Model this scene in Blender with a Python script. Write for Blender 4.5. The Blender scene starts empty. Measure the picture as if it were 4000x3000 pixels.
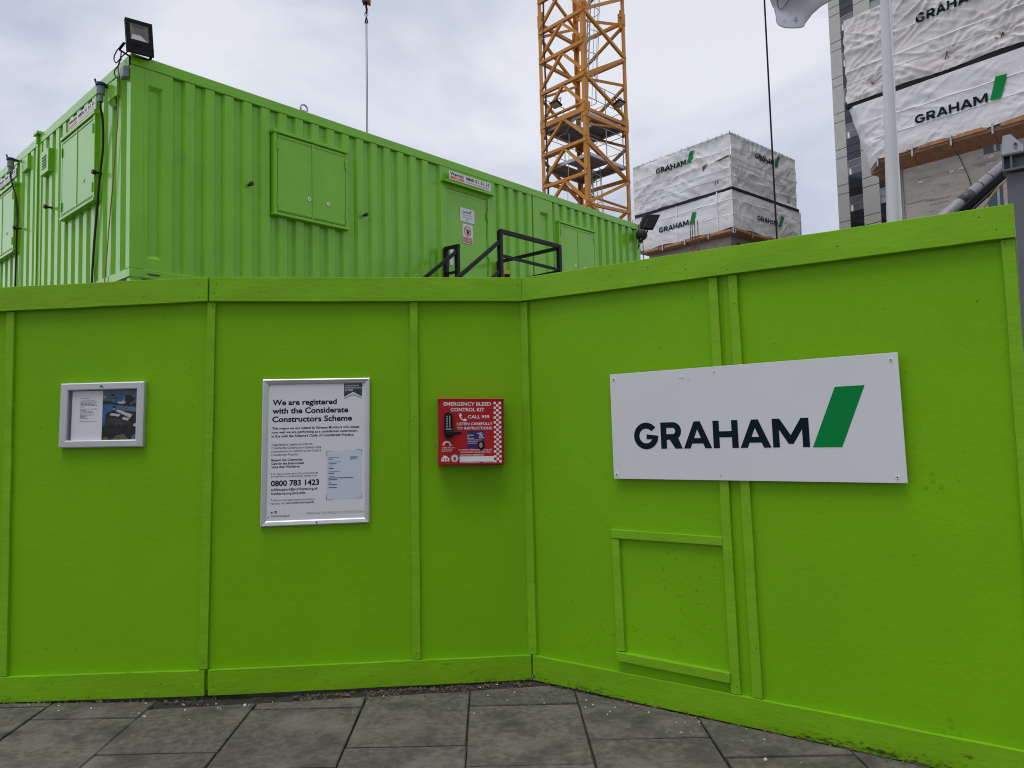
import bpy, bmesh, math, random
from mathutils import Vector, Matrix, noise
random.seed(7)
S = bpy.context.scene
C = S.collection
V = Vector

# ------------------------------------------------------------------ camera
cam = bpy.data.cameras.new("camera"); camo = bpy.data.objects.new("camera", cam); C.objects.link(camo)
PITCH, ROLL, CAMH = 0.063, -0.0234, 1.5026
fwd = V((0, math.cos(PITCH), math.sin(PITCH))); up0 = V((0, -math.sin(PITCH), math.cos(PITCH))); rt0 = V((1, 0, 0))
cr, sr = math.cos(ROLL), math.sin(ROLL)
rt = rt0 * cr + up0 * sr; up = up0 * cr - rt0 * sr
m = Matrix((rt, up, -fwd)).transposed().to_4x4(); m.translation = V((0, 0, CAMH))
camo.matrix_world = m
cam.sensor_fit = 'HORIZONTAL'; cam.sensor_width = 36.0; cam.lens = 36.0 * 2932.5 / 4000
cam.clip_start = 0.05; cam.clip_end = 3000
S.camera = camo

# ------------------------------------------------------------------ world: overcast sky
SUN_EL, SUN_AZ = math.radians(72), math.radians(205)     # azimuth clockwise from +Y
w = bpy.data.worlds.new("World"); S.world = w; w.use_nodes = True
nt = w.node_tree; nt.nodes.clear()
def wn(t, **k):
    n = nt.nodes.new(t)
    for a, b in k.items(): setattr(n, a, b)
    return n
wo = wn('ShaderNodeOutputWorld'); bg = wn('ShaderNodeBackground'); bg.inputs['Strength'].default_value = 0.1
sky = wn('ShaderNodeTexSky', sky_type='NISHITA', sun_disc=False, sun_elevation=SUN_EL, sun_rotation=SUN_AZ)
tc = wn('ShaderNodeTexCoord'); mp = wn('ShaderNodeMapping'); mp.inputs['Scale'].default_value = (1, 1, 2.2)
mp.inputs['Location'].default_value = (3.1, 0.4, 0.9)
n1 = wn('ShaderNodeTexNoise'); n1.inputs['Scale'].default_value = 2.6; n1.inputs['Detail'].default_value = 7; n1.inputs['Roughness'].default_value = .52
n1.inputs['Distortion'].default_value = .35
rp = wn('ShaderNodeValToRGB')
rp.color_ramp.elements[0].position = .36; rp.color_ramp.elements[0].color = (.50, .55, .67, 1)
rp.color_ramp.elements[1].position = .60; rp.color_ramp.elements[1].color = (.785, .805, .875, 1)
sep = wn('ShaderNodeSeparateXYZ')
zr = wn('ShaderNodeMapRange'); zr.inputs['From Min'].default_value = .35; zr.inputs['From Max'].default_value = 1.0
zr.inputs['To Min'].default_value = 10.0; zr.inputs['To Max'].default_value = 8.6
sc = wn('ShaderNodeVectorMath', operation='SCALE')
mx = wn('ShaderNodeMix', data_type='RGBA'); mx.inputs[0].default_value = .93
L = nt.links.new
L(tc.outputs['Generated'], mp.inputs['Vector']); L(mp.outputs[0], n1.inputs['Vector']); L(n1.outputs['Fac'], rp.inputs[0])
L(tc.outputs['Generated'], sep.inputs[0]); L(sep.outputs['Z'], zr.inputs['Value'])
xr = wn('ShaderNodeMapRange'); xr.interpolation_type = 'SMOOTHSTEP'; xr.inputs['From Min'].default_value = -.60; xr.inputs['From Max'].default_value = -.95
xr.inputs['To Min'].default_value = 1.0; xr.inputs['To Max'].default_value = 1.7       # added out-of-view brightening of the left sky, for sheen on the cabin ends
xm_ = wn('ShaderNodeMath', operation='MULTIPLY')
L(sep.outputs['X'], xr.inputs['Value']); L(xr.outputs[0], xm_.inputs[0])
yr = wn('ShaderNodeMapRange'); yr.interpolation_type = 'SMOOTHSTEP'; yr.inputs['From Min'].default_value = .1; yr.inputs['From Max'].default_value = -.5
yr.inputs['To Min'].default_value = 1.0; yr.inputs['To Max'].default_value = .66       # added dimming of the unseen sky behind the viewer, deepens contact shadows
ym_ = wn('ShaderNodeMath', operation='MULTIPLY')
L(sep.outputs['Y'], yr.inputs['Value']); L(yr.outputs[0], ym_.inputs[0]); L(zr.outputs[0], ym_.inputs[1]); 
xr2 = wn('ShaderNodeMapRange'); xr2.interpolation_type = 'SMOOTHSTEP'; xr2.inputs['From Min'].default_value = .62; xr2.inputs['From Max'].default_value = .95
xr2.inputs['To Min'].default_value = 1.0; xr2.inputs['To Max'].default_value = 1.35     # added out-of-view brightening at the right too, lifts walls facing that way
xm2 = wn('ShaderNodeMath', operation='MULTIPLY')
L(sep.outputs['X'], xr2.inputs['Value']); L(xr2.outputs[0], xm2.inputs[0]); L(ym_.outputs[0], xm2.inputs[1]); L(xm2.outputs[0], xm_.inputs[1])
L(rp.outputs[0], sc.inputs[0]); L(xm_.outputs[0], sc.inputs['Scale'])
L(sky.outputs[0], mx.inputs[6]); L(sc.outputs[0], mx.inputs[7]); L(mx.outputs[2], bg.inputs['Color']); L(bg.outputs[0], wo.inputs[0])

# ------------------------------------------------------------------ sun behind the cloud: weak and very soft
sl = bpy.data.lights.new("sun", 'SUN'); sl.energy = 1.5; sl.angle = math.radians(34); sl.color = (1, .97, .93)
so = bpy.data.objects.new("sun", sl); C.objects.link(so)
sd = V((math.sin(SUN_AZ) * math.cos(SUN_EL), math.cos(SUN_AZ) * math.cos(SUN_EL), math.sin(SUN_EL)))
so.rotation_euler = (-sd).to_track_quat('-Z', 'Y').to_euler()
so.location = sd * 40
S.view_settings.view_transform = 'Standard'; S.view_settings.look = 'None'; S.view_settings.gamma = 1
S.view_settings.use_curve_mapping = False; S.view_settings.exposure = 0.1
S.cycles.filter_width = 1.05

# ------------------------------------------------------------------ materials
MATS = {}
def pbr(name, col, rough=.5, var=.0, vscale=6, bump=0, bscale=60, bdist=.01, metal=0, spec=.5, stretch=(1, 1, 1), coat=0,
        dirt=None, detail=4, wave=None, island=0, second=None, splash=None):
    """dirt = (colour, scale, low, high): noise-shaped stains; second = (colour, scale, low, high): a coarser second tone"""
    mt = bpy.data.materials.new(name); mt.use_nodes = True
    t = mt.node_tree; b = t.nodes['Principled BSDF']; l = t.links.new
    b.inputs['Roughness'].default_value = rough; b.inputs['Metallic'].default_value = metal
    b.inputs['Specular IOR Level'].default_value = spec; b.inputs['Coat Weight'].default_value = coat
    b.inputs['Coat Roughness'].default_value = .15
    tcn = t.nodes.new('ShaderNodeTexCoord'); mpn = t.nodes.new('ShaderNodeMapping'); mpn.inputs['Scale'].default_value = stretch
    l(tcn.outputs['Object'], mpn.inputs[0])
    src = None
    def nz(s, d=4, r=.55):
        n = t.nodes.new('ShaderNodeTexNoise'); n.inputs['Scale'].default_value = s; n.inputs['Detail'].default_value = d
        n.inputs['Roughness'].default_value = r; l(mpn.outputs[0], n.inputs['Vector']); return n
    def mixin(fac, a, bcol):
        mxn = t.nodes.new('ShaderNodeMix'); mxn.data_type = 'RGBA'
        l(fac, mxn.inputs[0])
        if a is None: mxn.inputs[6].default_value = (*col, 1)
        else: l(a, mxn.inputs[6])
        mxn.inputs[7].default_value = (*bcol, 1)
        return mxn.outputs[2]
    def step(n, lo, hi):
        r = t.nodes.new('ShaderNodeMapRange'); r.inputs['From Min'].default_value = lo; r.inputs['From Max'].default_value = hi
        l(n, r.inputs['Value']); return r.outputs[0]
    if var:
        n = nz(vscale, 6)
        mr = t.nodes.new('ShaderNodeMapRange'); mr.inputs['From Min'].default_value = .3; mr.inputs['From Max'].default_value = .7
        mr.inputs['To Min'].default_value = 1 - var; mr.inputs['To Max'].default_value = 1 + var
        l(n.outputs['Fac'], mr.inputs['Value'])
        val = mr.outputs[0]
        if island:
            g = t.nodes.new('ShaderNodeNewGeometry'); m2 = t.nodes.new('ShaderNodeMapRange')
            m2.inputs['To Min'].default_value = 1 - island; m2.inputs['To Max'].default_value = 1 + island
            l(g.outputs['Random Per Island'], m2.inputs['Value'])
            mu = t.nodes.new('ShaderNodeMath'); mu.operation = 'MULTIPLY'; l(val, mu.inputs[0]); l(m2.outputs[0], mu.inputs[1]); val = mu.outputs[0]
        vm = t.nodes.new('ShaderNodeVectorMath'); vm.operation = 'SCALE'; vm.inputs[0].default_value = col
        l(val, vm.inputs['Scale']); src = vm.outputs[0]
    if second:
        src = mixin(step(nz(second[1], 5).outputs['Fac'], second[2], second[3]), src, second[0])
    if dirt:
        src = mixin(step(nz(dirt[1], 8, .65).outputs['Fac'], dirt[2], dirt[3]), src, dirt[0])
    if splash:                              # (colour, noise scale, low z, high z): mud and algae thrown up from the ground
        sx = t.nodes.new('ShaderNodeSeparateXYZ'); l(tcn.outputs['Object'], sx.inputs[0])
        zz = t.nodes.new('ShaderNodeMapRange'); zz.inputs['From Min'].default_value = splash[2]; zz.inputs['From Max'].default_value = splash[3]
        zz.inputs['To Min'].default_value = .50; zz.inputs['To Max'].default_value = .80; l(sx.outputs['Z'], zz.inputs['Value'])
        nn = nz(splash[1], 8, .7); big = nz(2.3, 3)
        a1 = t.nodes.new('ShaderNodeMath'); a1.operation = 'MULTIPLY_ADD'; l(big.outputs['Fac'], a1.inputs[0]); a1.inputs[1].default_value = .55; l(nn.outputs['Fac'], a1.inputs[2])
        a2 = t.nodes.new('ShaderNodeMath'); a2.operation = 'SUBTRACT'; l(a1.outputs[0], a2.inputs[0]); l(zz.outputs[0], a2.inputs[1])
        src = mixin(step(a2.outputs[0], .29, .44), src, splash[0])
    if src is None: b.inputs['Base Color'].default_value = (*col, 1)
    else: l(src, b.inputs['Base Color'])
    if bump or wave:
        bn = t.nodes.new('ShaderNodeBump'); bn.inputs['Strength'].default_value = bump or 1; bn.inputs['Distance'].default_value = bdist
        if wave:
            wv = t.nodes.new('ShaderNodeTexWave'); wv.bands_direction = 'X'; wv.inputs['Scale'].default_value = wave
            l(tcn.outputs['Object'], wv.inputs['Vector']); l(wv.outputs['Fac'], bn.inputs['Height'])
        else:
            l(nz(bscale, detail, .6).outputs['Fac'], bn.inputs['Height'])
        l(bn.outputs[0], b.inputs['Normal'])
    MATS[name] = mt
    return mt

GREEN = (.190, .462, .003)
fence_ply = pbr('hoarding_ply_paint', GREEN, .5, .045, 1.3, .28, 34, .006, spec=.16, second=((.175, .435, .004), .9, .45, .65), detail=9)
fence_wood = pbr('hoarding_timber_paint', (.205, .45, .012), .52, .10, 7, .45, 34, .005, stretch=(.35, .35, 1), spec=.2, detail=8,
                 dirt=((.09, .16, .015), 30, .66, .80))
fence_skirt = pbr('hoarding_skirting_paint', (.19, .43, .008), .55, .10, 7, .45, 34, .005, stretch=(.35, .35, 1), spec=.18, detail=8,
                  dirt=((.06, .10, .012), 22, .64, .78), splash=((.045, .065, .012), 75, -.012, .085))
nail_m = pbr('nail_hole', (.02, .035, .012), .7)
cabin_m = pbr('cabin_green_paint', (.19, .515, .016), .25, .07, 2.0, .08, 18, .004, spec=.32, coat=.25, dirt=((.15, .33, .04), 2.6, .60, .82))
cabin_dark = pbr('cabin_seam_dark', (.03, .07, .015), .6)
cabin_roof = pbr('cabin_roof_felt', (.16, .17, .15), .8, .2, 3)
black_metal = pbr('black_painted_steel', (.009, .009, .013), .5, .1, 5, spec=.22)
black_rubber = pbr('black_rubber', (.014, .014, .016), .6)
white_sheet = pbr('white_sign_panel', (.72, .72, .76), .35, .025, 2.5, spec=.45)
paper_m = pbr('paper', (.74, .74, .79), .45, .02, 3)
alu = pbr('satin_aluminium', (.62, .63, .66), .38, .04, 8, metal=.55, spec=.5)
ink = pbr('black_ink', (.007, .008, .013), .6, spec=.12)
navy = pbr('dark_teal_vinyl', (.002, .012, .02), .55, spec=.12)
vgreen = pbr('green_vinyl', (.0, .235, .05), .5, spec=.12)
red_m = pbr('red_powder_coat', (.46, .009, .013), .42, .05, 5, spec=.28)
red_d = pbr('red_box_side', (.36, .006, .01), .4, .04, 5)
white_ink = pbr('white_vinyl', (.80, .80, .84), .4)
purple = pbr('purple_print', (.03, .012, .12), .4)
teal = pbr('teal_print', (.10, .30, .36), .5)
pale_blue = pbr('pale_blue_print', (.60, .655, .79), .45)
grey_ink = pbr('grey_print', (.10, .105, .13), .6, spec=.15)
skin = pbr('printed_skin_tone', (.42, .22, .15), .5)
orange = pbr('orange_vinyl', (.72, .12, .012), .4)
redv = pbr('red_vinyl', (.50, .01, .02), .4)
steel = pbr('galvanised_steel', (.40, .42, .44), .42, .12, 9, metal=.6)
crane_m = pbr('crane_yellow_paint', (.58, .235, .018), .45, .14, 5, spec=.45, dirt=((.20, .08, .02), 9, .66, .85))
crane_d = pbr('crane_grey_deck', (.16, .17, .18), .55, .1, 6, metal=.3)  # the mast platforms' own dark grey
lens_m = pbr('lamp_glass', (.34, .32, .28), .2, .1, 20)
refl_m = pbr('lamp_reflector', (.20, .18, .155), .3, metal=.3)
ledw = pbr('lamp_led_panel', (.75, .77, .78), .35)
tarp_m = pbr('white_sheeting', (.74, .735, .74), .42, .05, .7, .22, 2.2, .12, spec=.4)
tarp_warm = pbr('weathered_white_sheeting', (.68, .65, .64), .42, .08, .7, .22, 2.2, .12, spec=.4, dirt=((.5, .45, .42), .8, .55, .8))
tarp_band = pbr('sheeting_hem_band', (.82, .82, .82), .5, .05, 3)
ply_deck = pbr('formwork_plywood', (.26, .135, .068), .6, .25, 3, .2, 20, .01)
timber_or = pbr('formwork_beam', (.44, .19, .07), .55, .25, 3)
conc = pbr('raw_concrete', (.40, .365, .325), .85, .16, 1.2, .5, 6, .02, stretch=(.6, .6, 2.2), dirt=((.22, .19, .16), 1.8, .56, .74), detail=8)
conc_d = pbr('dark_concrete', (.25, .235, .215), .85, .16, 1.6, .4, 8, .02)
clad = pbr('pale_ribbed_cladding', (.54, .535, .50), .6, .04, 1, .55, 10, .05, wave=3.6)
clad_joint = pbr('cladding_joint', (.03, .03, .03), .8)
dark_glass = pbr('dark_spandrel', (.016, .018, .03), .12, .25, 1.5)
dark_pan = pbr('black_spandrel', (.006, .006, .009), .2)
win_glass = pbr('window_glass', (.12, .125, .13), .08, .3, .8)
win_pale = pbr('pale_window_glass', (.30, .34, .34), .1, .2, 1)
blind_m = pbr('white_blind', (.86, .85, .80), .6)
teal_glass = pbr('teal_glass', (.012, .05, .06), .1, .3, 2)
pole_m = pbr('flagpole_white', (.66, .66, .69), .3, .02, 5, spec=.5)
flag_m = pbr('flag_cloth', (.46, .46, .53), .7, .04, 6)
flag_m.node_tree.nodes['Principled BSDF'].inputs['Transmission Weight'].default_value = 0
grey_steel = pbr('grey_painted_steel', (.15, .15, .175), .45, .06, 5, spec=.4)
grey_light = pbr('grey_primed_steel', (.42, .43, .48), .4, .06, 7)
pipe_m = pbr('grey_pipe_wrap', (.26, .255, .29), .42, .1, 9, .2, 25, .01)
pipe_t = pbr('dark_tape', (.07, .058, .062), .5, .15, 14)
slab_m = pbr('paving_slab', (.118, .108, .092), .88, .34, 26, .7, 120, .005, island=.16, dirt=((.070, .064, .056), 4.5, .50, .68), second=((.185, .168, .145), 3.0, .50, .70), detail=9, spec=.25)
soil_m = pbr('dark_soil', (.035, .029, .022), .95, .4, 18, .9, 60, .02)
joint_m = pbr('joint_sand', (.05, .046, .034), .95, .35, 14, .6, 80, .01, dirt=((.035, .05, .015), 9, .55, .7))
ground_m = pbr('site_ground', (.16, .14, .12), .95, .25, 2, .5, 20, .02)
chip_w = pbr('pale_stone_chip', (.62, .60, .56), .8, .1, 20)
chip_d = pbr('dark_stone_chip', (.14, .10, .08), .9, .3, 20)
leaf_m = pbr('weed_green', (.10, .17, .03), .6, .3, 30)
blue_plug = pbr('blue_plastic', (.015, .03, .12), .4, spec=.3)
plug_grey = pbr('grey_plastic', (.22, .23, .26), .45)
ycable = pbr('orange_cable', (.30, .17, .05), .5)
yellow_p = pbr('yellow_plastic', (.65, .42, .03), .4)
rust = pbr('rusty_steel', (.12, .05, .03), .8, .3, 12)
hook_m = pbr('hook_red_paint', (.10, .012, .016), .45, .2, 9)
wire_m = pbr('wire_rope', (.015, .015, .018), .7, spec=.2)
photo_blue = pbr('photo_blue', (.03, .10, .24), .4, .5, 12)
photo_dark = pbr('photo_dark', (.012, .012, .016), .4, .4, 20)
photo_mid = pbr('photo_mid', (.07, .14, .23), .4, .4, 25)
photo_lite = pbr('photo_light', (.50, .50, .50), .4, .1, 20)
photo_tan = pbr('photo_tan', (.12, .11, .06), .4, .4, 25)

# ------------------------------------------------------------------ mesh helpers
class Fr:                                   # a local frame: (a, b, c) -> world
    def __init__(s, O, ex, ey, ez): s.O, s.ex, s.ey, s.ez = V(O), V(ex), V(ey), V(ez)
    def __call__(s, a, b, c=0): return s.O + s.ex * a + s.ey * b + s.ez * c
WORLD = Fr((0, 0, 0), (1, 0, 0), (0, 1, 0), (0, 0, 1))
ROOT = {}
class M:
    def __init__(s, f=WORLD): s.f = f; s.v = []; s.fc = []; s.mi = []; s.k = 0
    def add(s, pts, faces, raw=False):
        o = len(s.v)
        s.v += [V(p) if raw else s.f(*p) for p in pts]
        for q in faces: s.fc.append([i + o for i in q]); s.mi.append(s.k)
    def box(s, a0, a1, b0, b1, c0, c1):
        P = [(a, b, c) for a in (a0, a1) for b in (b0, b1) for c in (c0, c1)]
        s.add(P, [(0, 1, 3, 2), (4, 6, 7, 5), (0, 4, 5, 1), (2, 3, 7, 6), (0, 2, 6, 4), (1, 5, 7, 3)])
    def hexa(s, q0, q1):                    # two quads of frame points, joined
        s.add(list(q0) + list(q1), [(3, 2, 1, 0), (4, 5, 6, 7), (0, 1, 5, 4), (1, 2, 6, 5), (2, 3, 7, 6), (3, 0, 4, 7)])
    def poly(s, pts): s.add(pts, [tuple(range(len(pts)))])
    def prism(s, pts, c0, c1):              # polygon in a,b extruded from c0 to c1
        n = len(pts)
        s.add([(a, b, c0) for a, b in pts] + [(a, b, c1) for a, b in pts],
              [tuple(range(n))[::-1], tuple(range(n, 2 * n))] + [(i, (i + 1) % n, n + (i + 1) % n, n + i) for i in range(n)])
    def bar(s, p, q, w, h, upv=(0, 0, 1)):   # rectangular bar between two frame points
        P, Q = s.f(*p), s.f(*q); d = (Q - P).normalized(); u = V(upv)
        x = d.cross(u)
        if x.length < 1e-4: x = d.cross(V((1, 0, 0)))
        x.normalize(); y = x.cross(d).normalized()
        c = [(-w / 2, -h / 2), (w / 2, -h / 2), (w / 2, h / 2), (-w / 2, h / 2)]
        s.add([P + x * a + y * b for a, b in c] + [Q + x * a + y * b for a, b in c],
              [(3, 2, 1, 0), (4, 5, 6, 7), (0, 1, 5, 4), (1, 2, 6, 5), (2, 3, 7, 6), (3, 0, 4, 7)], True)
    def tube(s, pts, r, n=8, closed=False):
        P = [s.f(*p) for p in pts]; k = len(P); rs = r if isinstance(r, (list, tuple)) else [r] * k
        ring = []; prev = None
        for i in range(k):
            d = ((P[(i + 1) % k] - P[i - 1]) if closed else (P[min(i + 1, k - 1)] - P[max(i - 1, 0)])).normalized()
            x = d.orthogonal().normalized() if prev is None else (prev - d * prev.dot(d)).normalized()
            prev = x; y = d.cross(x)
            ring.append([P[i] + (x * math.cos(t) + y * math.sin(t)) * rs[i] for t in [2 * math.pi * j / n for j in range(n)]])
        pts2 = [p for r_ in ring for p in r_]; F = []
        for i in range(k if closed else k - 1):
            for j in range(n):
                a, b = i * n, ((i + 1) % k) * n
                F.append((a + j, a + (j + 1) % n, b + (j + 1) % n, b + j))
        if not closed: F += [tuple(range(n))[::-1], tuple(range((k - 1) * n, k * n))]
        s.add(pts2, F, True)
    def disc(s, a, b, r, c, n=20, r2=None):
        s.poly([(a + r * math.cos(2 * math.pi * i / n), b + (r2 or r) * math.sin(2 * math.pi * i / n), c) for i in range(n)])
    def cyl(s, a, b, r, c0, c1, n=16):
        s.prism([(a + r * math.cos(2 * math.pi * i / n), b + r * math.sin(2 * math.pi * i / n)) for i in range(n)], c0, c1)
    def ring(s, a, b, r0, r1, c, n=28, t0=0, t1=2 * math.pi):
        P = []
        for i in range(n + 1):
            t = t0 + (t1 - t0) * i / n
            P += [(a + r0 * math.cos(t), b + r0 * math.sin(t), c), (a + r1 * math.cos(t), b + r1 * math.sin(t), c)]
        s.add(P, [(2 * i, 2 * i + 1, 2 * i + 3, 2 * i + 2) for i in range(n)])
    def grid(s, fn, nu, nv):
        s.add([fn(i / nu, j / nv) for i in range(nu + 1) for j in range(nv + 1)],
              [(i * (nv + 1) + j, (i + 1) * (nv + 1) + j, (i + 1) * (nv + 1) + j + 1, i * (nv + 1) + j + 1) for i in range(nu) for j in range(nv)])
    def flat(s, g, x, y, sx, sy, c):        # 2-D shape (verts, faces) laid into the frame
        s.add([(x + p[0] * sx, y + p[1] * sy, c) for p in g[0]], g[1])
    def text(s, st, x, y, cap, width=None, c=0, bold=0, align='L'):
        g = text2d(st, bold); sc = cap / CAP
        w0 = max(p[0] for p in g[0]) - min(p[0] for p in g[0]); x0 = min(p[0] for p in g[0])
        sx = (width / w0) if width else sc
        if align == 'C': x -= w0 * sx / 2
        s.flat(([(p[0] - x0, p[1]) for p in g[0]], g[1]), x, y, sx, sc, c)
    def build(s, name, mat, parent=None, smooth=False, bevel=0, label=None, seg=1):
        me = bpy.data.meshes.new(name)
        root = parent
        while root is not None and root.parent is not None: root = root.parent
        if root is not None:
            loc, rz = ROOT[root.name]
        else:
            xs = [p.x for p in s.v]; ys = [p.y for p in s.v]
            loc, rz = V(((min(xs) + max(xs)) / 2, (min(ys) + max(ys)) / 2, min(p.z for p in s.v))), 0
        R = Matrix.Rotation(-rz, 3, 'Z')
        me.from_pydata([R @ (p - loc) for p in s.v], [], s.fc)
        for mm in (mat if isinstance(mat, (list, tuple)) else [mat]): me.materials.append(mm)
        for p, k in zip(me.polygons, s.mi): p.material_index = k; p.use_smooth = smooth
        bm = bmesh.new(); bm.from_mesh(me); bmesh.ops.recalc_face_normals(bm, faces=bm.faces)
        bm.to_mesh(me); bm.free()
        o = bpy.data.objects.new(name, me); C.objects.link(o)
        if parent is not None: o.parent = parent
        else: o.location = loc; ROOT[o.name] = (loc, 0)
        if bevel:
            b = o.modifiers.new('bevel', 'BEVEL'); b.width = bevel; b.segments = seg; b.limit_method = 'ANGLE'; b.angle_limit = math.radians(40)
        if label: o['label'] = label
        return o
def thing(name, loc, rz, label, cat, group=None):
    o = bpy.data.objects.new(name, None); C.objects.link(o); o.location = loc; o.rotation_euler = (0, 0, rz)
    o.empty_display_size = .2
    ROOT[o.name] = (V(loc), rz); o['label'] = label; o['category'] = cat
    if group: o['group'] = group
    return o
def tag(o, label, cat, group=None):
    o['label'] = label; o['category'] = cat
    if group: o['group'] = group
    return o

def curve_mesh(cu):
    ob = bpy.data.objects.new('tmp', cu); C.objects.link(ob)
    dg = bpy.context.evaluated_depsgraph_get(); ev = ob.evaluated_get(dg); me = ev.to_mesh()
    g = ([(p.co.x, p.co.y) for p in me.vertices], [tuple(p.vertices) for p in me.polygons])
    ev.to_mesh_clear(); bpy.data.objects.remove(ob); bpy.data.curves.remove(cu)
    return g
TXT = {}
def text2d(st, bold=0):
    if (st, bold) not in TXT:
        cu = bpy.data.curves.new('tmp', 'FONT'); cu.body = st; cu.size = 1; cu.resolution_u = 3; cu.offset = bold
        TXT[(st, bold)] = curve_mesh(cu)
    return TXT[(st, bold)]
CAP = max(p[1] for p in text2d('H')[0])
def shape2d(loops):
    cu = bpy.data.curves.new('tmp', 'CURVE'); cu.dimensions = '2D'; cu.fill_mode = 'BOTH'
    for lp in loops:
        sp = cu.splines.new('POLY'); sp.points.add(len(lp) - 1); sp.use_cyclic_u = True
        for p, q in zip(sp.points, lp): p.co = (q[0], q[1], 0, 1)
    return curve_mesh(cu)
def arc(cx, cy, r, a0, a1, n, ry=None):
    return [(cx + r * math.cos(math.radians(a0 + (a1 - a0) * i / n)), cy + (ry or r) * math.sin(math.radians(a0 + (a1 - a0) * i / n))) for i in range(n + 1)]
def graham():
    """the word in geometric capitals, cap height 1, total width about 6.2, and the slanted green bar after it"""
    t = .235; L = []; x = 0
    Rr = .5
    G = arc(.5, .5, .515, 38, 360, 30) + [(.52, .56), (.52, .37), (.76, .37)] + arc(.5, .5, .285, -28, -322, 24)
    L.append(shape2d([G])); offs = [0]; x = 1.12
    R = [(0, 0), (0, 1), (.50, 1)] + arc(.50, .665, .335, 90, -52, 12) + [(.87, 0), (.58, 0), (.36, .34), (t, .34), (t, 0)]
    Rh = [(t, .55), (t, .79), (.48, .79)] + arc(.48, .67, .12, 90, -90, 8)
    L.append(shape2d([R, Rh])); offs.append(x); x += .92
    A = [(0, 0), (.43, 1), (.67, 1), (1.10, 0), (.84, 0), (.765, .18), (.335, .18), (.26, 0)]
    Ah = [(.415, .38), (.685, .38), (.55, .71)]
    L.append(shape2d([A, Ah])); offs.append(x); x += 1.16
    H = [(0, 0), (0, 1), (t, 1), (t, .61), (.70, .61), (.70, 1), (.70 + t, 1), (.70 + t, 0), (.70, 0), (.70, .39), (t, .39), (t, 0)]
    L.append(shape2d([H])); offs.append(x); x += 1.0
    L.append(shape2d([A, Ah])); offs.append(x); x += 1.16
    Mm = [(0, 0), (0, 1), (.26, 1), (.62, .42), (.98, 1), (1.24, 1), (1.24, 0), (1.01, 0), (1.01, .62), (.70, .12), (.54, .12), (.23, .62), (.23, 0)]
    L.append(shape2d([Mm])); offs.append(x); x += 1.24
    vs, fs = [], []
    for g, o in zip(L, offs):
        b = len(vs); vs += [(p[0] + o, p[1]) for p in g[0]]; fs += [tuple(i + b for i in f) for f in g[1]]
    return (vs, fs), x
GRA, GRAW = graham()
def subdiv(g, mxl):
    bm = bmesh.new()
    vv = [bm.verts.new((p[0], p[1], 0)) for p in g[0]]
    for f in g[1]:
        try: bm.faces.new([vv[i] for i in f])
        except ValueError: pass
    bmesh.ops.triangulate(bm, faces=bm.faces[:])
    for _ in range(6):
        e = [e for e in bm.edges if e.calc_length() > mxl]
        if not e: break
        bmesh.ops.subdivide_edges(bm, edges=e, cuts=1, use_grid_fill=False)
        bmesh.ops.triangulate(bm, faces=[f for f in bm.faces if len(f.verts) > 3])
    bm.verts.index_update()
    r = ([(v_.co.x, v_.co.y) for v_ in bm.verts], [tuple(v_.index for v_ in f.verts) for f in bm.faces]); bm.free()
    return r

# ================================================================== GROUND
g = M()
g.poly([(-400, -400, -.09), (400, -400, -.09), (400, 400, -.09), (-400, 400, -.09)])
o = g.build('ground', ground_m); o['kind'] = 'structure'

PAN = {'A': (V((-3.0156, 4.463, -.0074)), V((-1.8065, 4.433, .0145)), V((-3.0634, 4.463, 2.4344)), V((-1.7938, 4.433, 2.4619)), 1.21),
       'B': (V((-1.8065, 4.433, .0145)), V((.0818, 4.643, -.0059)), V((-1.7938, 4.433, 2.4619)), V((.0795, 4.643, 2.4578)), 1.90),
       'C': (V((.0818, 4.643, -.0059)), V((2.1549, 3.139, -.019)), V((.0795, 4.643, 2.4578)), V((2.1564, 3.139, 2.4199)), 2.563)}
HT = 2.45
class Panel:                                # a = metres along the run, z = metres up, n = metres out from the board faces
    def __init__(s, k):
        s.k = k
        s.p = PAN[k]; d = (s.p[1] - s.p[0]).normalized(); s.N = V((d.y, -d.x, 0)).normalized()
    def __call__(s, a, z, n=0):
        b0, b1, t0, t1, W = s.p; u = a / W; v = z / HT
        return (1 - v) * ((1 - u) * b0 + u * b1) + v * ((1 - u) * t0 + u * t1) + s.N * n
class Quad:                                 # a rectangular thing fixed to a panel: x, y in metres from its lower left corner
    def __init__(s, pan, bl, br, tl, tr, w, h, n=0): s.pan, s.q, s.w, s.h, s.n = pan, (bl, br, tl, tr), w, h, n
    def __call__(s, x, y, c=0):
        u, v = x / s.w, y / s.h; bl, br, tl, tr = s.q
        a = (1 - v) * ((1 - u) * bl[0] + u * br[0]) + v * ((1 - u) * tl[0] + u * tr[0])
        z = (1 - v) * ((1 - u) * bl[1] + u * br[1]) + v * ((1 - u) * tl[1] + u * tr[1])
        return s.pan(a, z, s.n + c)
PA, PB, PC = Panel('A'), Panel('B'), Panel('C')

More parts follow.
